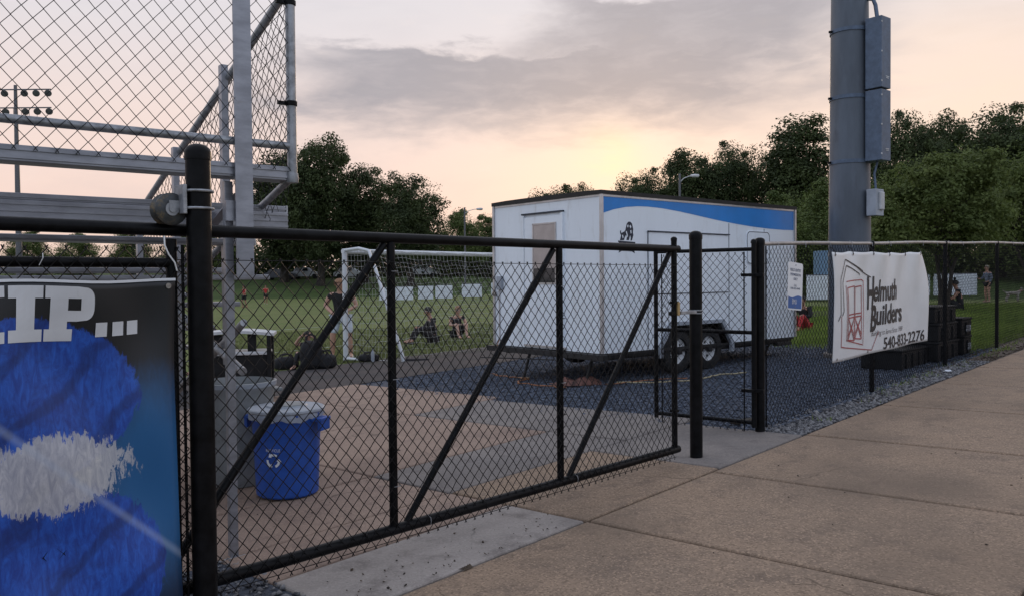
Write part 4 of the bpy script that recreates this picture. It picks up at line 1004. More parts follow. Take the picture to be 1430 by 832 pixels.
MB().tube(T(-.2, 2.6, .23), T(-.12, .9, .30), .010, 6).build('crank_rod', M['frame'], tr)
MB().box(T(4.55, .05, .33), (.42, .10, .06), TROT, .01).build('rear_step', M['frame'], tr)

# things on the gravel by the trailer
def gl(pts, dz): return [Vector((x, y, near_ground(x, y)+dz)) for x, y in pts]
def wig(pts, k=6, amp=.05, seed=0):
    rng = random.Random(seed); out = []
    for (x0, y0), (x1, y1) in zip(pts[:-1], pts[1:]):
        for j in range(k): t = j/k; out.append((x0+(x1-x0)*t+rng.uniform(-amp, amp), y0+(y1-y0)*t+rng.uniform(-amp, amp)))
    return out+[pts[-1]]
c = MB().pipe([T(-.02, 2.33, .55), T(-.12, 2.36, .2)]+gl(wig([(-.35, 13.9), (-.12, 13.3), (.25, 12.9), (.05, 12.5), (.45, 11.9), (.75, 11.6)], 6, .06, 3), .02), .009, 6)
tag(c.build('extension_cord', M['cable_orange'], origin=(-.1, 13, -.08), smooth=True), 'thin orange cord trailing over the gravel below the trailer door', 'cord')
c = MB().pipe(gl(wig([(1.5, 11.9), (2.0, 11.7), (2.6, 11.75), (3.1, 12.2), (3.5, 12.3)], 6, .04, 5), .02), .010, 6)
tag(c.build('garden_hose', M['hose_yellow'], origin=(2.4, 11.9, 0), smooth=True), 'pale hose lying on the gravel in front of the trailer wheels', 'hose')
c = MB().pipe(gl(wig([(1.35, 11.75), (1.7, 11.9), (2.2, 12.05), (2.55, 12.0)], 6, .03, 8), .018), .008, 6)
tag(c.build('orange_cord', M['cable_orange'], origin=(2.0, 11.9, 0), smooth=True), 'short orange cord lying under the trailer beside its near corner', 'cord')
def heap(name, c, lx, ly, h, rz, m, seed, n=14):
    """crumpled cloth heap"""
    vs, fs = [], []
    for j in range(n+1):
        for i in range(n+1):
            x, y = (i/n-.5)*2, (j/n-.5)*2; r = max(0, 1-(abs(x)**2.4+abs(y)**2.4))
            z = h*r**.6*(.65+.7*mnoise.noise((x*2.2+seed, y*2.2, seed*.7)))+.02*mnoise.noise((x*6, y*6, seed))*min(1, r*4)
            e = 1+.14*mnoise.noise((x*1.7, y*1.7, seed+3))
            vs.append(Vector((x*lx/2*e, y*ly/2*e, max(z, .004))))
    for j in range(n):
        for i in range(n): fs.append((j*(n+1)+i, j*(n+1)+i+1, (j+1)*(n+1)+i+1, (j+1)*(n+1)+i))
    rot = Matrix.Rotation(rz, 3, 'Z'); mb = MB(); mb.add([rot @ v+Vector(c) for v in vs], fs)
    return mb.build(name, m, None, True, origin=c)
tag(heap('crumpled_tarp', (.95, 12.05, near_ground(.95, 12)+.005), .75, .4, .13, .2, M['tarp'], 2.3), 'crumpled reddish brown tarp on the gravel under the trailer corner', 'tarp')

# ------------------------------------------------------------------ floodlight pole with electrical boxes
PX, PY = 5.76, 14.05; pz = near_ground(PX, PY)
pole = thing('light_pole', (PX, PY, pz), 'thick galvanised steel pole with two tall boxes strapped to it, right of the trailer', 'pole')
MB().lathe((PX, PY, 0), [(.37, pz-.2), (.345, pz+.3), (.338, 2.1), (.318, 4.2), (.297, 6.2), (.24, 12.0), (.23, 12.6)], 32).build('shaft', M['galv_pole'], pole, True)
MB().lathe((PX, PY, 0), [(.42, pz-.1), (.42, pz+.03), (.40, pz+.045)], 28).build('footing', M['pad_grey'], pole, True)
bx_c = Vector((6.085, 13.70, 0)); brz = R(38); BR = Matrix.Rotation(brz, 3, 'Z')
for z0, z1 in ((3.40, 4.555), (4.585, 5.745)):
    e = MB().box((bx_c.x, bx_c.y, (z0+z1)/2), (.30, .28, z1-z0), BR, .008).build('electrical_box', M['galv_box'], pole)
    for dz in (.10, (z1-z0)/2, z1-z0-.10):
        MB().lathe(bx_c+BR @ Vector((-.142, -.136, 0))+Vector((0, 0, z0+dz)), [(.014, 0), (.014, .012), (.005, .014)], 8, axis=BR @ Vector((0, -1, 0))).build('door_screw', M['lamp_pale'], e, True)
    MB().box(bx_c+BR @ Vector((.04, -.1415, 0))+Vector((0, 0, z0+.19)), (.11, .003, .012), BR).build('label_plate', M['lamp_pale'], e)
    MB().box(bx_c+BR @ Vector((.04, -.1415, 0))+Vector((0, 0, z0+.165)), (.08, .003, .012), BR).build('label_plate', M['lamp_pale'], e)
for z, r_ in ((5.62, .307), (4.50, .317), (3.42, .328)):
    MB().lathe((PX, PY, z), [(r_, -.03), (r_+.012, -.03), (r_+.012, .03), (r_, .03)], 32, caps=False).build('strap', M['galv_box'], pole, True)
    MB().box((PX-r_-.03, PY-.05, z), (.07, .03, .035)).build('strap_bolt', M['black'], pole)
    MB().box((PX+.26, PY-.20, z), (.16, .10, .05)).build('box_bracket', M['galv_box'], pole)
MB().pipe([(PX+.22, PY-.2, 6.12), (PX+.29, PY-.24, 6.10), (6.06, 13.74, 5.98), (6.085, 13.72, 5.74)], .032, 10).build('conduit', M['galv_box'], pole, True)
MB().pipe([(6.09, 13.72, 3.40), (6.05, 13.75, 3.2), (6.06, 13.72, 2.94)], .02, 8).build('conduit', M['galv_box'], pole, True)
sb = MB().box((6.04, 13.70, 2.715), (.25, .17, .44), BR, .012).build('switch_box', M['lid'], pole)
MB().box(Vector((6.04, 13.70, 2.74))+BR @ Vector((.02, -.10, 0)), (.13, .05, .30), BR, .02).build('switch_cover', M['pale_top'], sb)

# ------------------------------------------------------------------ bins
def ring(mb, c, prof, n=32): return mb.lathe(c, prof, n, caps=False)
cx, cy = -1.765, 6.40; cz = near_ground(cx, cy)
can = thing('recycling_can', (cx, cy, cz), 'round blue recycling can with pale lid and plastic liner, on the concrete', 'recycling can')
MB().lathe((cx, cy, cz+.012), [(.0, .0), (.225, 0), (.236, .012), (.243, .20), (.252, .42), (.262, .58), (.276, .60), (.278, .635), (.262, .64), (.25, .60), (.235, .2), (.0, .18)], 40, caps=False).build('bin', M['can_blue'], can, True)
def can_pt(ang, z, r):   # angle measured from the direction of the camera
    t = math.atan2(-cy, -cx)+ang; return Vector((cx+r*math.cos(t), cy+r*math.sin(t), cz+z))
for ang in (1.0, 1.0+math.pi):
    o_ = can_pt(ang, .60, .295); t = math.atan2(-cy, -cx)+ang
    MB().box(o_, (.10, .15, .028), Matrix.Rotation(t, 3, 'Z'), .008).box(o_+Vector((.03*math.cos(t), .03*math.sin(t), -.045)), (.03, .14, .08), Matrix.Rotation(t, 3, 'Z'), .008).build('handle', M['can_blue'], can)
mb = MB(); n = 48; vs, fs = [], []
for j, (r_, z) in enumerate(((.268, .665), (.281, .655), (.284, .64), (.283, .622), (.281, .60))):
    for k in range(n):
        t = 2*math.pi*k/n; w = .006*math.sin(k*2.3)+.004*math.sin(k*5.1+j); zz = z+(.010*math.sin(k*.9)+.006*math.sin(k*2.1) if j == 4 else 0)
        vs.append((cx+(r_+w)*math.cos(t), cy+(r_+w)*math.sin(t), cz+zz))
for j in range(4):
    for k in range(n): fs.append((j*n+k, j*n+(k+1) % n, (j+1)*n+(k+1) % n, (j+1)*n+k))
mb.add(vs, fs)
lm = bpy.data.materials.new('clear_liner'); lm.use_nodes = True; b_ = lm.node_tree.nodes['Principled BSDF']
b_.inputs['Base Color'].default_value = (.40, .44, .50, 1); b_.inputs['Roughness'].default_value = .3; b_.inputs['Alpha'].default_value = .72
mb.build('liner', lm, can, True)
MB().lathe((cx, cy, cz), [(.288, .655), (.294, .662), (.292, .676), (.282, .682), (.25, .676), (.16, .688), (.15, .70), (.0, .702)], 40).build('lid', M['lid'], can, True)
MB().lathe((cx+.03, cy-.02, cz+.70), [(.11, 0), (.108, .006), (.0, .008)], 24).build('lid_hatch', M['can_grey'], can, True)
# printed recycling sign: three chasing arrows and the word
ca = -.42
def can_print(x, y): return can_pt(ca+x/.25, .31+y, .2505+(y)*.04+.003)
mb = MB()
for k in range(3):
    a0 = R(90+120*k); pts = []
    for j in range(8):
        t = a0-R(38)+R(62)*j/7
        pts.append(t)
    for t0, t1 in zip(pts[:-1], pts[1:]):
        mb.add([can_print(r_*math.cos(t), r_*math.sin(t)) for r_, t in ((.036, t0), (.054, t0), (.054, t1), (.036, t1))], [(0, 1, 2, 3)])
    t = pts[-1]
    mb.add([can_print(.026*math.cos(t), .026*math.sin(t)), can_print(.064*math.cos(t), .064*math.sin(t)), can_print(.046*math.cos(t+.5), .046*math.sin(t+.5))], [(0, 1, 2)])
mb.build('recycling_mark', M['white_mark'], can, fix=False)
put_text(MB(), fit_text('RECYCLE', -.055, .055, .068, .090, .0), can_print).build('lettering', M['white_mark'], can, fix=False)

gx, gy = -2.30, 6.86; gz_ = near_ground(gx, gy)
gc = thing('trash_can', (gx, gy, gz_), 'round grey plastic trash can behind the bleacher leg', 'trash can')
MB().lathe((gx, gy, gz_+.01), [(.0, 0), (.25, 0), (.262, .02), (.275, .35), (.290, .70), (.297, .78), (.312, .80), (.314, .84), (.30, .845), (.285, .80), (.26, .3), (.0, .25)], 40, caps=False).build('bin', M['can_grey'], gc, True)
MB().lathe((gx, gy, gz_), [(.305, .846), (.318, .85), (.317, .835), (.315, .815)], 40, caps=False).build('liner', lm, gc, True)
for ang in (.6, .6+math.pi):
    MB().box((gx+.32*math.cos(ang), gy+.32*math.sin(ang), gz_+.76), (.08, .16, .03), Matrix.Rotation(ang, 3, 'Z'), .008).build('handle', M['can_grey'], gc)

rx, ry = -4.02, 12.0; rz_ = near_ground(rx, ry)
rc = thing('litter_bin', (rx, ry, rz_), 'black framed litter bin with pale hooded top, at the edge of the track', 'litter bin', rz=R(12))
def rb(name, c, s, m, bev=.01): return MB().box(c, s, None, bev).build(name, m, rc, local=True)
for sx in (-1, 1):
    for sy in (-1, 1): rb('leg', (sx*.47, sy*.26, .5), (.06, .06, 1.0), M['black_plastic'])
rb('body', (0, 0, .40), (.90, .50, .56), M['black_plastic'], .02)
rb('collar', (0, 0, .715), (.96, .56, .05), M['pale_top'], .015)
for sx in (-.23, .23): rb('upright', (sx, -.2, .86), (.12, .05, .25), M['black_plastic'])
mb = MB(); prof = []
for k in range(9):
    t = k/8; prof.append((-.54+1.08*t, 1.0+.045*math.sin(math.pi*t)))
mb.prism(prof+[(x, z-.04) for x, z in reversed(prof)], (0, -.31, 0), (1, 0, 0), (0, 0, 1), (0, .62, 0)); mb.build('hood', M['pale_top'], rc, local=True)

# ------------------------------------------------------------------ football goal
GO = Vector((-3.72, 18.35, 0)); gd = Vector((.66, .751, 0)); gb = Vector((.751, -.66, 0)); gzz = -.27
def GL(a, b, z): return GO+gd*a+gb*b+Vector((0, 0, gzz+z))
goal = thing('football_goal', GL(0, 0, 0), 'white football goal with sagging net, partly hidden by the trailer', 'goal')
GWD, GH, GD1, GD0 = 7.32, 2.46, .85, 1.95
for a in (0, GWD):
    MB().tube(GL(a, 0, 0), GL(a, 0, GH), .058, 14).build('post', M['goal_white'], goal, True)
    MB().pipe([GL(a, 0, GH-.02), GL(a, GD1*.6, GH+.01), GL(a, GD1, GH-.05), GL(a, GD1+.22, GH-.45), GL(a, GD0-.10, .35), GL(a, GD0, .10), GL(a, GD0-.12, .045), GL(a, 0, .045)], .036, 10).build('side_frame', M['goal_white'], goal, True)
MB().tube(GL(-.05, 0, GH-.04), GL(GWD+.05, 0, GH-.04), .058, 14).build('crossbar', M['goal_white'], goal, True)
MB().tube(GL(0, GD0, .045), GL(GWD, GD0, .045), .036, 10).build('ground_bar', M['goal_white'], goal, True)
def netpt(u, t):
    """u along the goal, t from crossbar back and down to the ground"""
    prof = [(0, GH-.03), (GD1, GH-.06), (GD1+.30, 1.75), (GD0-.22, .95), (GD0-.02, .08)]
    L = [math.dist(prof[i], prof[i+1]) for i in range(4)]; d = t*sum(L); i = 0
    while i < 3 and d > L[i]: d -= L[i]; i += 1
    f = min(1, d/L[i]); b = prof[i][0]+(prof[i+1][0]-prof[i][0])*f; z = prof[i][1]+(prof[i+1][1]-prof[i][1])*f
    mid = math.sin(math.pi*u/GWD); sag = .10*mid*math.sin(math.pi*t)*(1 if t > .25 else .5)
    return GL(u+.05*math.sin(t*5+u), b-sag*.9, z-sag*(.9 if t < .35 else .4)+.02*math.sin(u*7+t*5))
mb = MB(); nu, ntt = 58, 28
for i in range(nu+1): mb.pipe([netpt(GWD*i/nu, j/ntt) for j in range(ntt+1)], .0032, 3, False)
for j in range(ntt+1): mb.pipe([netpt(GWD*i/nu, j/ntt) for i in range(0, nu+1, 1)], .0032, 3, False)
for a in (0, GWD):                                     # side panels
    for k in range(1, 17):
        b = GD0*k/17; zt = GH-.04 if b < GD1 else GH-.06-(b-GD1)/(GD0-GD1)*(GH-.2)
        mb.pipe([GL(a+.04*math.sin(b*4), b, .06), GL(a+.05, b, zt*.5), GL(a, b, zt)], .0032, 3, False)
    for k in range(1, 20):
        z = GH*k/20; be = GD1+(GD0-GD1)*(1-z/GH) if z < GH-.1 else GD1
        mb.pipe([GL(a, 0, z), GL(a+.06, be*.5, z-.02), GL(a, be, z)], .0032, 3, False)
o_ = mb.build('net', M['net'], goal, fix=False); o_['kind'] = 'stuff'
MB().box(GL(.3, GD0+.1, .07), (.5, .22, .14), None, .03).build('sandbag', M['cloth_dark'], goal)

# ------------------------------------------------------------------ white boards round the field
def board(x0, x1, y, zb, h, yaw, label, group):
    """free-standing white panel with a dark frame and two feet"""
    cx_ = (x0+x1)/2; w = abs(x1-x0); z0 = ground(cx_, y)+zb
    o = thing('display_board', (cx_, y, ground(cx_, y)), label, 'board', group, rz=yaw)
    MB().box((0, 0, zb+h/2), (w, .05, h), None, .01).build('panel', M['board'], o, local=True)
    MB().box((0, .035, zb+h+.03), (w, .03, .05)).build('frame_rail', M['lamp_grey'], o, local=True)
    for sx in (-1, 1): MB().box((sx*w*.36, .12, (zb+h*.8)/2), (.05, .05, zb+h*.8)).build('foot', M['lamp_grey'], o, local=True)
def px_x(u, y): return (u-715)/F_PX*y
wl = ['leftmost white board in the row across the field', 'white board second from left in the row across the field', 'third white board in the row across the field', 'fourth white board in the row across the field', 'fifth white board across the field, seen through the goal net', 'white board across the field nearest the trailer wall']
for (a, b), l_ in zip(((530, 546), (551, 577), (584, 605), (608, 632), (645, 673), (686, 712)), wl):
    board(px_x(a, 74), px_x(b, 74), 74, .14, 1.16, 0, l_, 'white boards in a row across the field')
for (a, b), y, l_ in zip(((1126, 1172), (1268, 1299), (1303, 1365)), (44, 50, 50), ('white board on the grass between the trailer and the banner', 'white board showing just right of the banner edge', 'wide white board on the grass behind the seated woman')):
    board(px_x(a, y), px_x(b, y), y, .10, 1.28, R(2), l_, 'white boards on the park grass')
kb = thing('storage_cabinet', (px_x(1160, 46), 46, ground(px_x(1160, 46), 46)), 'blue grey storage cabinet behind the white board beside the banner', 'cabinet')
MB().box((0, 0, 1.5), (1.6, .9, 2.5), None, .02).build('body', M['cabinet'], kb, local=True)
for sx in (-.40, .40):
    d = MB().box((sx, -.46, 1.5), (.76, .03, 2.3), None, .01).build('door', M['cabinet'], kb, local=True)
    MB().box((-sx*.18 if False else sx*.15, -.50, 1.5), (.03, .04, .25)).build('handle', M['lamp_grey'], d, local=True)

# ------------------------------------------------------------------ black bins stacked behind the right fence
def crate(s, p, z, L, W, H, label, rz=0.0, mark=False):
    q = SP(s, p); o = thing('black_bin', (q.x, q.y, z), label, 'storage bin', 'black bins stacked behind the right fence', rz=math.atan2(ES.y, ES.x)+rz)
    MB().box((0, 0, H*.43), (L*.96, W*.94, H*.86), None, .02).build('body', M['black_plastic'], o, local=True)
    MB().box((0, 0, H*.93), (L, W, H*.13), None, .02).build('lid', M['black_plastic'], o, local=True)
    for i in range(int(L/.28)):
        MB().box((-L/2+.2+i*.28, -W*.47-.008, H*.42), (.05, .03, H*.7), None, .008).build('rib', M['black_plastic'], o, local=True)
    if mark:
        MB().box((.0, -W*.47-.026, H*.42), (L*.42, .006, H*.34)).build('paper_label', M['lid'], o, local=True)
        for k in range(3): MB().box((-.02*k, -W*.47-.031, H*.32+k*H*.09), (L*.30, .004, H*.035)).build('print_line', M['ink'], o, local=True)
zb = gsp(13, -4.3)
crate(13.05, -4.40, zb-.02, 1.30, .62, .30, 'low black bin on the gravel under the white banner')
crate(14.10, -4.25, gsp(14.1, -4.25), 1.10, .62, .30, 'black bin at the foot of the stack, left of the labelled bins')
crate(14.10, -4.25, gsp(14.1, -4.25)+.30, 1.08, .60, .28, 'black bin in the middle of the stack beside the fence post', .02)
crate(14.06, -4.26, gsp(14.1, -4.25)+.58, 1.02, .58, .26, 'topmost black bin of the stack beside the fence post', -.03)
crate(14.92, -4.12, gsp(15.36, -4.12), .52, .46, .30, 'small black bin with white label, lower of two', .05, True)
crate(14.90, -4.12, gsp(15.36, -4.12)+.30, .50, .45, .29, 'small black bin with white label, upper of two', -.04, True)
# a rag of litter and a stone near the fence foot
tag(heap('paper_scrap', (*SP(12.45, -3.50).xy, gsp(12.45, -3.5)+.01), .13, .08, .02, .6, M['board'], 8.1, 8), 'white paper scrap at the fence foot near the bins', 'litter')
tag(heap('dead_leaf', (*SP(3.06, -3.28).xy, gsp(3.06, -3.28)+.014), .075, .045, .02, .9, M['litter'], 4.1, 8), 'dark dead leaf lying on the sidewalk edge below the gate', 'leaf')
MBs = MB().box((*SP(7.75, -4.05).xy, gsp(7.75, -4.05)+.02), (.42, .09, .04), Matrix.Rotation(.45, 3, 'Z'), .01)
tag(MBs.build('timber_offcut', M['bark'], origin=(*SP(7.75, -4.05).xy, gsp(7.75, -4.05))), 'short dark timber offcut on the gravel behind the first fence post', 'timber')

# ------------------------------------------------------------------ people
def skin_mesh(joints, edges, radii, root=0, levels=2):
    """a continuous surface grown over a skeleton; returns (verts, faces)"""
    me = bpy.data.meshes.new('sk'); me.from_pydata(joints, edges, []); o = bpy.data.objects.new('sk', me); COL.objects.link(o)
    md = o.modifiers.new('skin', 'SKIN'); md.use_smooth_shade = True; md.branch_smoothing = .6
    for i, d in enumerate(me.skin_vertices[0].data):
        d.radius = radii[i] if isinstance(radii[i], tuple) else (radii[i], radii[i]); d.use_root = (i == root)
    sd_ = o.modifiers.new('sub', 'SUBSURF'); sd_.levels = levels; sd_.render_levels = levels
    bpy.context.view_layer.update()
    ev = o.evaluated_get(bpy.context.evaluated_depsgraph_get()).to_mesh()
    vs = [v.co.copy() for v in ev.vertices]; fs = [tuple(p.vertices) for p in ev.polygons]
    bpy.data.objects.remove(o); bpy.data.meshes.remove(me)
    return vs, fs
def lerp(a, b, t): return tuple(a[i]+(b[i]-a[i])*t for i in range(3))
def pose_stand(**k):
    J = dict(pelvis=(0, 0, .95), spine=(0, -.01, 1.14), chest=(0, .0, 1.34), neck=(0, .01, 1.50), head=(0, .03, 1.64), headdir=(0, 0, 1))
    for sgn, s in ((1, 'R'), (-1, 'L')):
        J.update({'sho'+s: (sgn*.185, 0, 1.43), 'elb'+s: (sgn*.25, -.02, 1.16), 'wri'+s: (sgn*.25, .08, .92), 'han'+s: (sgn*.25, .12, .84),
                  'hip'+s: (sgn*.095, 0, .90), 'kne'+s: (sgn*.11, .02, .49), 'ank'+s: (sgn*.11, -.03, .09), 'toe'+s: (sgn*.13, .15, .035)})
    J.update(k); return J
def pose_sit(**k):
    """sitting on the ground with knees drawn up, leaning a little forward"""
    J = dict(pelvis=(0, 0, .12), spine=(0, .02, .32), chest=(0, .07, .52), neck=(0, .12, .67), head=(0, .16, .80), headdir=(0, .2, 1))
    for sgn, s in ((1, 'R'), (-1, 'L')):
        J.update({'sho'+s: (sgn*.18, .07, .60), 'elb'+s: (sgn*.26, .20, .38), 'wri'+s: (sgn*.12, .40, .40), 'han'+s: (sgn*.06, .46, .40),
                  'hip'+s: (sgn*.09, .04, .11), 'kne'+s: (sgn*.14, .42, .42), 'ank'+s: (sgn*.12, .62, .08), 'toe'+s: (sgn*.13, .80, .035)})
    J.update(k); return J
def person(label, loc, yaw, J, skin='skin', shirt='cloth_black', legs='cloth_black', leg_len=.6, sleeve=.55, hair='hair_dark', shoes='cloth_black', scale=1.0, long_hair=False, group=None, bun=False):
    o = thing('person', loc, label, 'person', group, rz=yaw); o.scale = (scale,)*3
    g = lambda n: Vector(J[n]); pts, ed, ra, ix = [], [], [], {}
    def add(n, p, r, par=None):
        ix[n] = len(pts); pts.append(tuple(p)); ra.append(r)
        if par is not None: ed.append((ix[par], ix[n]))
    hd = Vector(J['headdir']).normalized(); h = g('head')
    add('pelvis', g('pelvis'), (.135, .10)); add('spine', g('spine'), (.125, .095), 'pelvis'); add('chest', g('chest'), (.15, .105), 'spine')
    add('neck', g('neck'), .052, 'chest'); add('jaw', h-hd*.055, .066, 'neck'); add('head', h+hd*.03, (.080, .098), 'jaw'); add('crown', h+hd*.105, .062, 'head')
    for s in 'RL':
        add('sho'+s, g('sho'+s), .062, 'chest'); add('upa'+s, lerp(g('sho'+s), g('elb'+s), .5), .050, 'sho'+s); add('elb'+s, g('elb'+s), .041, 'upa'+s)
        add('foa'+s, lerp(g('elb'+s), g('wri'+s), .35), .041, 'elb'+s); add('wri'+s, g('wri'+s), .027, 'foa'+s); add('han'+s, g('han'+s), (.042, .022), 'wri'+s)
        add('hip'+s, g('hip'+s), .092, 'pelvis'); add('thi'+s, lerp(g('hip'+s), g('kne'+s), .4), .082, 'hip'+s); add('kne'+s, g('kne'+s), .056, 'thi'+s)
        add('cal'+s, lerp(g('kne'+s), g('ank'+s), .3), .056, 'kne'+s); add('ank'+s, g('ank'+s), .036, 'cal'+s); add('toe'+s, g('toe'+s), (.042, .03), 'ank'+s)
    mb = MB(); mb.add(*skin_mesh(pts, ed, ra))
    fwd = Vector((0, 1, 0)); fwd = (fwd-hd*fwd.dot(hd)).normalized(); side = hd.cross(fwd)
    # nose, ears, mouth ridge
    mb.pipe([h+fwd*.088+hd*.035, h+fwd*.115-hd*.005, h+fwd*.09-hd*.02], [.008, .015, .006], 6)
    mb.pipe([h+fwd*.088-side*.025-hd*.045, h+fwd*.097-hd*.047, h+fwd*.088+side*.025-hd*.045], [.004, .008, .004], 6)
    for q in (1, -1): mb.pipe([h+side*q*.078+hd*.035, h+side*q*.096+hd*.025-fwd*.01, h+side*q*.080-hd*.025], [.007, .013, .006], 6)
    for s, q in (('R', 1), ('L', -1)):          # five fingers to a hand
        a, b = g('wri'+s), g('han'+s); d = (b-a).normalized(); sd_ = d.cross(Vector((0, 0, 1)))
        if sd_.length < .2: sd_ = Vector((1, 0, 0))
        sd_.normalize(); dn = sd_.cross(d)
        for k, ln in enumerate((.062, .074, .080, .070)):
            st = b+sd_*(k-1.5)*.021+d*.01; mb.pipe([st, st+d*ln*.5+dn*.006, st+d*ln*.8+dn*.022, st+d*ln*.92+dn*.036], [.010, .0095, .0085, .006], 6)
        st = a+d*.03-sd_*.03; mb.pipe([st, st-sd_*.025+d*.03, st-sd_*.02+d*.062], [.012, .010, .007], 6)
    body = mb.build('body', M[skin], o, True, local=True)
    for q in (1, -1):
        MB().lathe(h+fwd*.086+side*q*.032+hd*.022, [(.011, 0), (.008, .005), (.001, .007)], 8, axis=fwd).build('eye', M['eye'], o, True, local=True)
    def sub(name, names, rr, m, extra=None, thick=None):
        p2, e2, r2 = [], [], []; im = {}
        for n, p, r, par in names:
            im[n] = len(p2); p2.append(tuple(p)); r2.append(r)
            if par: e2.append((im[par], im[n]))
        b = MB(); b.add(*skin_mesh(p2, e2, r2)); return b.build(name, M[m], o, True, local=True)
    nm = [('pelvis', g('pelvis')+Vector((0, 0, .0)), (.155, .118), None), ('spine', g('spine'), (.148, .115), 'pelvis'), ('chest', g('chest'), (.172, .122), 'spine'), ('col', lerp(g('chest'), g('neck'), .72), .075, 'chest')]
    for s in 'RL':
        nm += [('sho'+s, g('sho'+s), .078, 'chest'), ('up'+s, lerp(g('sho'+s), g('elb'+s), min(.5, sleeve)), .066, 'sho'+s)]
        if sleeve > .55: nm += [('el'+s, lerp(g('sho'+s), g('elb'+s), .98), .055, 'up'+s), ('wr'+s, lerp(g('elb'+s), g('wri'+s), .9), .040, 'el'+s)]
    sub('shirt', nm, None, shirt)
    nm = [('pelvis', g('pelvis')+Vector((0, 0, .03)), (.158, .122), None)]
    for s in 'RL':
        nm += [('hip'+s, g('hip'+s), .108, 'pelvis'), ('th'+s, lerp(g('hip'+s), g('kne'+s), .5), .100, 'hip'+s)]
        if leg_len > .55: nm += [('t2'+s, lerp(g('hip'+s), g('kne'+s), min(1, leg_len)), .088 if leg_len <= 1 else .072, 'th'+s)]
        if leg_len > 1: nm += [('c2'+s, lerp(g('kne'+s), g('ank'+s), .35), .068, 't2'+s), ('a2'+s, lerp(g('kne'+s), g('ank'+s), .95), .05, 'c2'+s)]
    sub('trousers' if leg_len > 1 else 'shorts', nm, None, legs)
    for s in 'RL':
        a, t = g('ank'+s), g('toe'+s); hl = a-(t-a).normalized()*.05; hl.z = a.z-.055
        q = [(hl.x, hl.y, hl.z), lerp(hl, t, .5), (t.x, t.y, t.z)]
        b = MB(); b.add(*skin_mesh([(a.x, a.y, a.z-.01), q[0], q[1], q[2]], [(0, 1), (0, 2), (1, 2), (2, 3)] if False else [(0, 2), (2, 1), (2, 3)], [.045, .042, (.046, .040), (.048, .03)], 0, 1))
        b.build('shoe', M[shoes], o, True, local=True)
    # hair: a shell over the skull, open at the face
    vs, fs = [], []; nj, nk = 8, 18
    c = h+hd*.035
    for j in range(nj+1):
        for k in range(nk):
            az_ = 2*math.pi*k/nk; front = max(0, math.cos(az_)); lim = (2.3 if long_hair else 1.95)-.95*front**.7
            th = lim*j/nj; rr = .112+.004*math.sin(k*3+j)+(.012 if long_hair else 0)
            vs.append(c+hd*rr*1.04*math.cos(th)+(fwd*math.cos(az_)*1.02+side*math.sin(az_)*.88)*rr*math.sin(th))
    for j in range(nj):
        for k in range(nk): fs.append((j*nk+k, j*nk+(k+1) % nk, (j+1)*nk+(k+1) % nk, (j+1)*nk+k))
    b = MB(); b.add(vs, fs)
    if bun: b.lathe(c+hd*.15-fwd*.03, [(.002, -.045), (.035, -.03), (.048, 0), (.035, .03), (.002, .045)], 10, axis=hd)
    if long_hair: b.pipe([c-fwd*.07, c-fwd*.11-hd*.12, c-fwd*.12-hd*.24], [.08, .085, .04], 8)
    b.build('hair', M[hair], o, True, local=True)
    return o
def on_ground(x, y): return (x, y, ground(x, y)-.045)
def up(u, Y): return (u-715)/F_PX*Y
# man at the goal, hands clasped in front of him, looking down
Jm = pose_stand(head=(0, .07, 1.63), headdir=(0, .35, 1), elbR=(.29, .0, 1.17), elbL=(-.29, .0, 1.17), wriR=(.08, .22, .99), wriL=(-.08, .23, 1.0), hanR=(.02, .26, .94), hanL=(-.02, .27, .93),
                kneR=(.15, .03, .50), kneL=(-.15, .03, .50), ankR=(.17, -.02, .09), ankL=(-.17, -.02, .09), toeR=(.22, .15, .035), toeL=(-.22, .15, .035))
person('man in black shirt and pale blue shorts standing by the goal post', (up(476, 18.95), 18.95, -.275), math.pi-.1, Jm, 'skin', 'cloth_black', 'cloth_white', .92, .5, 'hair_fair', 'lid' if False else 'goal_white', 1.02).scale = (1.28, 1.15, 1.03)
person('person in dark clothes sitting on the grass, left of the seated pair', (up(606, 22.6), 22.6, ground(-2.3, 22.6)-.045), math.pi*.62, pose_sit(), 'skin_tan', 'cloth_dark', 'cloth_dark', 1.2, .9, 'hair_dark', 'cloth_dark', 1.05)
person('fair haired person in dark shirt and shorts sitting, right of the seated pair', (up(637, 24.3), 24.3, ground(-1.7, 24.3)-.045), math.pi*1.12, pose_sit(), 'skin', 'cloth_dark', 'cloth_black', .9, .5, 'hair_fair', 'cloth_black', 1.0)
Jr = pose_stand(kneR=(.10, .16, .52), ankR=(.10, .02, .14), toeR=(.11, .20, .10), kneL=(-.10, -.02, .50), ankL=(-.10, -.18, .12), toeL=(-.11, -.02, .04), elbR=(.27, -.14, 1.2), wriR=(.24, .06, 1.08), hanR=(.22, .13, 1.1), elbL=(-.27, .05, 1.18), wriL=(-.22, .24, 1.1), hanL=(-.2, .3, 1.14))
person('player in red shirt and dark shorts on the far field, left one', (up(341, 66), 66, ground(up(341, 66), 66)-.045), math.pi*.8, Jr, 'skin_tan', 'cloth_red', 'cloth_black', .8, .5, 'hair_dark', 'cable_orange', 1.02, group=None)
person('player in red shirt with white socks on the far field, right one', (up(371, 76), 76, ground(up(371, 76), 76)-.045), math.pi*1.1, Jr, 'skin_tan', 'cloth_red', 'cloth_black', .7, .5, 'hair_dark', 'goal_white', 1.0)
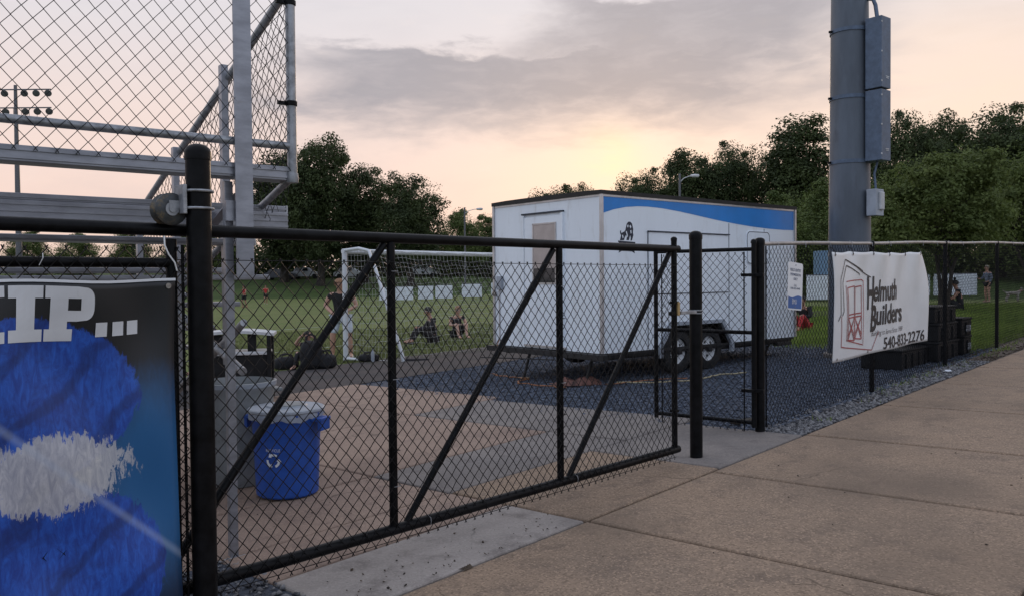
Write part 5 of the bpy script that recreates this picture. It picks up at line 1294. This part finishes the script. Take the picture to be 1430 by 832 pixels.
person('person in black crouched among dark bags at the track edge', (up(433, 16.8), 16.8, near_ground(-4.1, 16.8)-.02), math.pi*.92, pose_sit(elbR=(.36, .14, .60), wriR=(.20, .2, .78), hanR=(.12, .2, .84), elbL=(-.36, .14, .60), wriL=(-.20, .2, .78), hanL=(-.12, .2, .84)), 'skin', 'cloth_black', 'cloth_black', 1.2, .5, 'hair_dark', 'cloth_black', .80)
person('person in black and red sitting on the grass beside the trailer', (up(1124, 20.9), 20.9, ground(7.4, 20.9)-.045), math.pi*.75, pose_sit(), 'skin_tan', 'cloth_black', 'cloth_red', 1.2, .9, 'hair_dark', 'cloth_red', .92)
person('woman with hair bun and bare shoulders sitting beyond the fence', (up(1342, 28.4), 28.4, ground(15.5, 28.4)-.045), math.pi*.35, pose_sit(), 'skin_tan', 'cloth_black', 'cloth_black', 1.2, .2, 'hair_dark', 'cloth_black', 1.12, bun=True)
person('person in grey blue jacket standing with the dog on the park grass', (up(1379, 39), 39, ground(up(1379, 39), 39)-.045), math.pi*.55, pose_stand(elbR=(.26, .02, 1.18), wriR=(.18, .26, 1.12), hanR=(.16, .33, 1.13)), 'skin', 'cloth_grey', 'cloth_black', .5, .9, 'hair_grey', 'cloth_khaki', .98)
person('person in dark red shirt sitting behind the bleacher planks', (up(303, 13.6), 13.6, near_ground(-4.9, 13.6)+.28), math.pi*.9, pose_sit(), 'skin_tan', 'cloth_maroon', 'cloth_dark', 1.2, .9, 'hair_dark', 'cloth_black', .8)
mbx = MB().box((up(303, 13.6), 13.7, near_ground(-4.9, 13.6)+.14), (.9, .45, .28), None, .03)
bb = mbx.build('equipment_box', M['pale_top'], origin=(up(303, 13.6), 13.7, near_ground(-4.9, 13.6)))
tag(bb, 'pale equipment box under the person in dark red', 'box')

# bags on the track edge: soft bodies with straps
def bag(x, y, L, W, H, rz, label, name='sports_bag'):
    zb_ = near_ground(x, y)-.004; o = thing(name, (x, y, zb_), label, 'bag', 'dark bags at the track edge', rz=rz)
    bm = bmesh.new(); bmesh.ops.create_icosphere(bm, subdivisions=3, radius=1)
    for v in bm.verts:
        c = v.co; k = 1+.10*mnoise.noise((c.x*2+x, c.y*2, c.z*2))
        q = Vector([math.copysign(abs(t)**.62, t) for t in c])*k; v.co = Vector((q.x*L/2, q.y*W/2, max(0, (q.z+.92)*H/2)))
    me = bpy.data.meshes.new('body'); bm.to_mesh(me); bm.free(); me.materials.append(M['cloth_black']); b = bpy.data.objects.new('body', me); COL.objects.link(b); b.parent = o
    for p in me.polygons: p.use_smooth = True
    for sy in (-.3, .3):
        MB().pipe([(-L*.25, sy*W, H*.8), (-L*.18, sy*W*.9, H*1.12), (0, sy*W*.8, H*1.2), (L*.18, sy*W*.9, H*1.12), (L*.25, sy*W, H*.8)], .016, 6).build('strap', M['cloth_dark'], o, True, local=True)
    MB().box((0, 0, H*.93), (L*.7, .012, .01)).build('zip', M['lamp_grey'], o, local=True)
bag(up(402, 16.7), 16.5, .50, .28, .26, .5, 'dark slumped bag left of the crouched person')
bag(up(433, 16.35), 16.35, .44, .30, .58, .1, 'tall black backpack standing in front of the crouched person', 'backpack')
bag(up(456, 16.6), 16.4, .44, .30, .30, -.3, 'dark bag right of the crouched person')
bag(up(515, 17.6), 17.5, .45, .28, .16, .2, 'flat dark bag at the foot of the goal post')
bt = thing('water_bottle', (up(520, 17.4), 17.35, near_ground(-3, 17.4)), 'clear water bottle standing near the goal post', 'bottle')
MB().lathe((0, 0, 0), [(.0, 0), (.037, .0), (.038, .01), (.038, .17), (.03, .21), (.015, .235), (.015, .25)], 14).build('bottle', M['lid'], bt, True, local=True)
MB().lathe((0, 0, .25), [(.018, 0), (.018, .02), (.0, .021)], 10).build('cap', M['board'], bt, True, local=True)

# dog
dg = thing('dog', on_ground(up(1413, 39.5), 39.5), 'small brown and white dog standing on the park grass', 'dog', rz=R(-8))
dp = [(0, 0, .40), (.16, 0, .41), (.30, 0, .42), (-.18, 0, .41), (.40, 0, .52), (.47, 0, .58), (.56, 0, .555), (-.30, 0, .46), (-.40, 0, .56)]
de = [(0, 1), (1, 2), (2, 4), (4, 5), (5, 6), (0, 3), (3, 7), (7, 8)]; dr_ = [.095, .105, .10, .085, .062, .062, .032, .03, .018]
for sx, front in ((.27, True), (-.18, False)):
    for sy in (.06, -.06):
        b0 = len(dp); par = 2 if front else 3
        if front: dp += [(sx, sy, .30), (sx+.01, sy, .16), (sx, sy, .03), (sx+.04, sy, .018)]; dr_ += [.045, .03, .022, .024]
        else: dp += [(sx+.03, sy, .28), (sx-.06, sy, .15), (sx-.04, sy, .03), (sx, sy, .018)]; dr_ += [.06, .03, .022, .024]
        de += [(par, b0), (b0, b0+1), (b0+1, b0+2), (b0+2, b0+3)]
b = MB(); b.add(*skin_mesh(dp, de, dr_))
for q in (1, -1): b.pipe([(.45, q*.035, .62), (.44, q*.05, .68), (.46, q*.06, .62)], [.02, .018, .006], 6)
b.build('body', M['dog_fur'], dg, True, local=True)
MB().lathe((.40, 0, .52), [(.068, -.01), (.07, 0), (.068, .01)], 12, axis=(.6, 0, .7)).build('collar', M['cloth_red'], dg, True, local=True)

# ------------------------------------------------------------------ trees
def make_crown(blobs, n, size, seed, k_clusters=70, spread=.20, shell=.45, fill=.5):
    rng = np.random.default_rng(seed); vol = np.array([b[1][0]*b[1][1]*b[1][2] for b in blobs]); w = vol**.8/np.sum(vol**.8)
    cl = []
    for _ in range(k_clusters):
        b = blobs[rng.choice(len(blobs), p=w)]; d = rng.normal(size=3); d /= np.linalg.norm(d)
        r = shell+(1-shell)*rng.random()**.6; cl.append((np.array(b[0])+d*np.array(b[1])*r, np.array(b[1]).mean()*spread*rng.uniform(.6, 1.45)))
    ci = rng.integers(0, k_clusters, n); C = np.array([c[0] for c in cl])[ci]; S_ = np.array([c[1] for c in cl])[ci]
    off = rng.normal(size=(n, 3)); off /= np.linalg.norm(off, axis=1)[:, None]+1e-9; off *= (rng.random(n)**.45)[:, None]
    P = C+off*S_[:, None]*np.array([1.25, 1.25, .8])
    nf = int(n*fill); bi = rng.choice(len(blobs), nf, p=w); dd = rng.normal(size=(nf, 3)); dd /= np.linalg.norm(dd, axis=1)[:, None]
    lump = 1+.16*np.sin(dd[:, 0]*5+bi)*np.cos(dd[:, 1]*6-bi)+.10*np.sin(dd[:, 2]*9+dd[:, 0]*7)
    P[:nf] = np.array([b[0] for b in blobs])[bi]+dd*np.array([b[1] for b in blobs])[bi]*(rng.random(nf)**.42*1.0*lump)[:, None]
    s = size*rng.uniform(.55, 1.4, n)
    nr = off+np.array([0, 0, .55])+rng.normal(0, .45, (n, 3))
    nr[:nf] = dd*.8+np.array([0, 0, .5])+rng.normal(0, .5, (nf, 3)); nr /= np.linalg.norm(nr, axis=1)[:, None]+1e-9
    a = np.cross(nr, rng.normal(size=(n, 3))); a /= np.linalg.norm(a, axis=1)[:, None]+1e-9; b = np.cross(nr, a)
    a *= s[:, None]; b *= (s*.55)[:, None]
    v = np.stack([P-a, P+b, P+a, P-b], 1).reshape(-1, 3); q = np.arange(4*n).reshape(-1, 4)
    return v, q, cl
def tree_template(name, H, blobs, n, size, leafm, seed, trunk_r, forks=6, k=70, spread=.2, stems=1, trunk_top=.55, fill=.5):
    """a tree 'H' metres tall at the origin: trunk (> limbs) and crown"""
    o = thing(name, (0, 0, 0), 'template', 'tree')
    v, q, cl = make_crown(blobs, n, size, seed, k, spread, fill=fill)
    cr = fast_mesh('crown', v, q, M[leafm], o)
    rng = random.Random(seed); mb = MB()
    for s in range(stems):
        a = 2*math.pi*s/stems+rng.random(); l = .10*H*(stems > 1)
        pts = [(.0+.05*stems*math.cos(a)*(stems > 1), .05*stems*math.sin(a)*(stems > 1), -.3)]
        for j in range(1, 6):
            t = j/5; pts.append((l*t*math.cos(a)+rng.uniform(-.02, .02)*H, l*t*math.sin(a)+rng.uniform(-.02, .02)*H, H*trunk_top*t))
        rs = [trunk_r*(1.25 if j == 0 else 1-.75*j/5)/(1 if stems == 1 else 1.5) for j in range(6)]
        mb.pipe(pts, rs, 8)
        for f in range(forks):
            c, _ = cl[rng.randrange(len(cl))]; st = Vector(pts[rng.choice((2, 3, 4))]); e = Vector(c); mid = (st+e)/2+Vector((rng.uniform(-.04, .04)*H, rng.uniform(-.04, .04)*H, .03*H))
            mb.pipe([st, mid, e], [trunk_r*.32, trunk_r*.2, trunk_r*.06], 5)
    mb.build('trunk', M['bark'], o, True, local=True)
    return o
TT = {}
TT['round'] = tree_template('broadleaf_tree', 10, [((0, 0, 6.2), (3.2, 3.2, 3.2)), ((1.5, .6, 4.6), (2.4, 2.2, 2.2)), ((-1.7, -.4, 4.8), (2.3, 2.3, 2.4)), ((.3, -1.4, 7.6), (2.0, 1.9, 2.0)), ((-.4, .5, 3.0), (2.6, 2.5, 1.6))], 46000, .095, 'leaf_dark', 21, .32, 8, 130, .26, fill=.36)
TT['tall'] = tree_template('tall_tree', 10, [((0, 0, 6.8), (2.0, 2.0, 3.1)), ((.9, .2, 4.4), (1.8, 1.7, 2.2)), ((-.9, 0, 5.0), (1.7, 1.7, 2.3)), ((.2, 0, 2.6), (2.0, 2.0, 1.5))], 40000, .095, 'leaf_dark', 35, .26, 8, 110, .28, fill=.36)
TT['open'] = tree_template('spreading_tree', 10, [((0, 0, 6.6), (3.6, 3.4, 2.6)), ((2.6, .4, 6.2), (2.2, 2.0, 2.4)), ((-2.7, .2, 5.8), (2.2, 2.0, 2.2)), ((.8, -.6, 8.2), (1.9, 1.8, 1.6)), ((-1.2, .4, 4.0), (2.4, 2.2, 1.4)), ((1.8, 0, 3.6), (2.2, 2.2, 1.4))], 44000, .095, 'leaf_dark', 52, .30, 10, 120, .26, fill=.30)
TT['bush'] = tree_template('bushy_tree', 10, [((0, 0, 4.4), (3.6, 3.4, 4.2)), ((2.2, 0, 3.2), (2.6, 2.4, 2.8)), ((-2.2, .4, 3.4), (2.6, 2.4, 3.0)), ((.4, 0, 7.4), (1.8, 1.8, 2.2))], 44000, .10, 'leaf_mid', 77, .25, 6, 100, .27, fill=.3)
TT['feather'] = tree_template('feathery_tree', 10, [((0, 0, 6.6), (3.4, 3.2, 2.8)), ((2.9, .2, 5.8), (2.4, 2.2, 2.2)), ((-2.9, .2, 5.6), (2.4, 2.2, 2.1)), ((.9, -.8, 8.3), (2.0, 1.9, 1.4)), ((-1.6, -.4, 7.8), (1.8, 1.8, 1.3)), ((3.9, -.4, 4.6), (1.7, 1.6, 1.5)), ((-3.8, .2, 4.5), (1.6, 1.6, 1.4)), ((.2, -.9, 4.5), (2.6, 1.8, 1.2))], 40000, .105, 'leaf_light', 91, .22, 9, 95, .23, 3, .6, .16)
used = set()
def tree(kind, u, Y, v_top, label, wide=1.0, rz=0.0, x=None, group='trees beyond the field'):
    X = up(u, Y); zb_ = ground(X, Y)-.1
    d = CAM_M.to_3x3() @ Vector(((u-715)/F_PX, -(v_top-416)/F_PX, -1)); H = CAM_Z+d.z/d.y*Y-zb_
    o = TT[kind] if kind not in used else copy_tree(TT[kind]); used.add(kind)
    o.location = (X, Y, zb_); k = H/9.7; o.scale = (k*wide, k*wide, k); o.rotation_euler = (0, 0, rz); tag(o, label, 'tree', group)
    return o
tree('round', 448, 106, 189, 'tallest dark tree left of centre, beside the bleacher', .80, .3)
tree('tall', 398, 112, 214, 'dark tree partly behind the bleacher guard mesh', 1.2, 1.2)
tree('tall', 511, 110, 233, 'narrow dark tree between the tallest tree and its right neighbour', 1.0, 2.6)
tree('round', 574, 104, 239, 'round dark tree to the right of the tallest one', .95, 4.0)
tree('bush', 641, 118, 288, 'lower bushy tree left of the trailer', 1.0, .4)
tree('bush', 684, 126, 296, 'low dark tree touching the trailer left edge', 1.1, 2.0)
tree('open', 770, 122, 259, 'small treetop showing just above the trailer end wall', .8, 1.0)
tree('round', 806, 128, 254, 'round treetop just above the trailer roof', .7, 1.9)
tree('bush', 735, 130, 285, 'low tree behind the trailer end wall', 1.1, 5.0)
tree('open', 893, 84, 236, 'dark tree at the left end of the group above the trailer', .75, .8)
tree('round', 962, 82, 204, 'broad dark tree behind the street lamp above the trailer', .95, 2.7)
tree('open', 1034, 80, 197, 'dark tree at the right end of the group above the trailer', .70, 3.5)
tree('tall', 1121, 74, 165, 'tall dark tree just left of the steel pole', 1.15, .9)
tree('open', 1262, 66, 152, 'thin topped tree just right of the steel pole', .62, 2.2)
tree('round', 1322, 70, 158, 'dark tree right of the thin topped one', .72, 5.2)
tree('open', 1398, 64, 143, 'dark tall tree at the right edge of the picture', .85, 1.4)
tree('bush', 1460, 60, 150, 'dark tree half outside the right edge', .9, .2)
tree('bush', 1093, 52, 262, 'light bushy tree behind the right end of the trailer', .95, 3.0)
tree('bush', 1160, 55, 240, 'green bushy tree behind the steel pole', .9, 1.1)
tree('bush', 1245, 50, 225, 'mid green tree right of the pole behind the feathery one', .8, 4.4)
tree('feather', 1318, 28.5, 203, 'light green feathery tree with several stems behind the white banner', .98, .4)
tree('feather', 1438, 33, 212, 'light green feathery tree at the right edge', .9, 2.3)
tree('bush', 1000, 66, 290, 'mid green tree hidden low behind the trailer', 1.0, 3.9)
for i, (u, Y, v, w) in enumerate(((40, 120, 318, 1.2), (110, 118, 322, 1.2), (185, 124, 316, 1.2), (258, 116, 320, 1.2), (325, 120, 300, 1.2))):
    tree('bush', u, Y, v, ('dark low tree behind the bleacher, leftmost', 'dark low tree behind the bleacher, second from left', 'dark low tree behind the bleacher, third from left', 'dark low tree behind the bleacher, fourth from left', 'dark low tree between the bleacher and the tallest tree')[i], w, i*1.3)
# undergrowth that closes the gaps below the crowns: reads as one mass
def undergrowth(name, spots, n, size, m, label, seed):
    rng = np.random.default_rng(seed); bl_ = []
    for u, Y, w_, h in spots:
        X = up(u, Y); bl_.append(((X, Y, ground(X, Y)+h*.35), (w_, 2.2, h*.65)))
    v, q, _ = make_crown(bl_, n, size, seed, 240, .42, .2); v[:, 2] = np.maximum(v[:, 2], [-.6]*len(v))
    o = fast_mesh(name, v, q, M[m]); tag(o, label, None, None, 'stuff')
undergrowth('undergrowth', [(u, 124+4*math.sin(u), 7, 6.0+1.2*math.sin(u*.7)) for u in range(330, 760, 34)], 17000, .30, 'leaf_dark', 'dark undergrowth below the far trees', 8)
undergrowth('park_undergrowth', [(u, 68+3*math.sin(u), 4.5, 3.2+1.0*math.sin(u*.5)) for u in range(1060, 1500, 34)], 16000, .16, 'leaf_mid', 'green undergrowth along the park edge', 9)

# ------------------------------------------------------------------ lamps and the floodlight mast
def street_lamp(u, Y, v_top, arm, label):
    X = up(u, Y); z0 = ground(X, Y); d = CAM_M.to_3x3() @ Vector(((u-715)/F_PX, -(v_top-416)/F_PX, -1)); zt = CAM_Z+d.z/d.y*Y
    o = thing('street_lamp', (X, Y, z0), label, 'street lamp', 'street lamps beyond the field')
    MB().tube((X, Y, z0-.1), (X, Y, zt+.25), .13, 10, .10).build('pole', M['lamp_grey'], o, True)
    MB().pipe([(X, Y, zt-.5), (X+arm*.3, Y, zt-.15), (X+arm*.7, Y, zt+.02), (X+arm, Y, zt+.05)], .04, 8).build('arm', M['lamp_pale'], o, True)
    MB().lathe((X+arm+.2, Y, zt+.05), [(.02, -.42), (.12, -.36), (.16, 0), (.14, .3), (.02, .38)], 12, axis=(1, 0, 0)).build('lamp_head', M['lamp_pale'], o, True)
street_lamp(950, 70, 247, 1.1, 'street lamp with curved pale arm above the trailer roof')
street_lamp(650, 98, 293, 1.6, 'street lamp with pale arm above the low trees left of the trailer')
MX, MY = up(28, 105), 105.0; mz = ground(MX, MY)
fm = thing('floodlight_mast', (MX, MY, mz), 'tall floodlight mast with two rows of lamps, seen through the bleacher mesh', 'floodlight mast')
MB().tube((MX, MY, mz-.2), (MX, MY, 26.6), .42, 12, .20).build('pole', M['lamp_grey'], fm, True)
for z in (26.0, 23.7): MB().box((MX, MY-.2, z), (9.2, .14, .14)).build('crossarm', M['lamp_grey'], fm)
MB().box((MX+1.3, MY, 22.2), (3.2, .6, .10)).build('platform', M['lamp_grey'], fm)
for k in range(4): MB().tube((MX-.2+k, MY-.2, 22.2), (MX-.2+k, MY-.2, 23.7), .03, 5).build('railing_bar', M['lamp_grey'], fm)
for z, xs in ((26.0, (-4.4, -2.9, -1.2, 1.3, 2.8, 4.3)), (23.7, (-4.3, -2.8, -1.1, 1.4, 2.9, 4.4))):
    for x in xs:
        MB().lathe((MX+x, MY-.3, z-.45), [(.06, -.36), (.24, -.26), (.40, .12), (.43, .25), (.39, .27), (.05, .2)], 14, axis=(.35, -.75, -.4)).build('lamp_head', M['lamp_grey'], fm, True)
        MB().tube((MX+x, MY-.2, z), (MX+x, MY-.25, z-.4), .04, 5).build('bracket', M['lamp_grey'], fm)

# ------------------------------------------------------------------ parked vehicles beyond the left bank
def car(u, Y, m, label, kind='car'):
    X = up(u, Y); o = thing('parked_car', (X, Y, ground(X, Y)-.03), label, 'car', 'vehicles parked beyond the field', rz=R(random.uniform(-6, 6)))
    prof = [(-2.2, .30), (-2.25, .75), (-2.0, .95), (-1.2, 1.0), (1.15, 1.02), (2.0, .85), (2.22, .62), (2.2, .30)]
    MB().prism(prof, (0, -.88, 0), (1, 0, 0), (0, 0, 1), (0, 1.76, 0)).build('body', M[m], o, local=True)
    cab = [(-1.7, .98), (-1.25, 1.48), (.35, 1.52), (1.15, 1.0)]
    MB().prism(cab, (0, -.74, 0), (1, 0, 0), (0, 0, 1), (0, 1.48, 0)).build('cabin', M[m], o, local=True)
    for a, b, c, d in ((-1.45, -.5, 1.05, 1.42), (-.42, .45, 1.05, 1.44)):
        MB().prism([(a, c), (b, c), (b-.03, d), (a+.2, d)], (0, -.755, 0), (1, 0, 0), (0, 0, 1), (0, .012, 0)).build('window', M['glass_dark'], o, local=True)
    for x in (-1.4, 1.4):
        for y in (-.82, .82):
            w_ = MB().lathe((x, y, .33), [(.2, -.1), (.33, -.1), (.33, .1), (.2, .1)], 16, axis=(0, 1, 0)).build('wheel', M['rubber'], o, True, local=True)
random.seed(9)
car(392, 116, 'car_dark', 'dark car parked under the trees, leftmost of the row')
car(428, 118, 'car_white', 'pale car parked under the trees beside the dark one')
car(490, 117, 'car_white', 'pale car parked under the trees left of the goal')
car(592, 119, 'car_white', 'pale car parked behind the white boards, seen through the net')
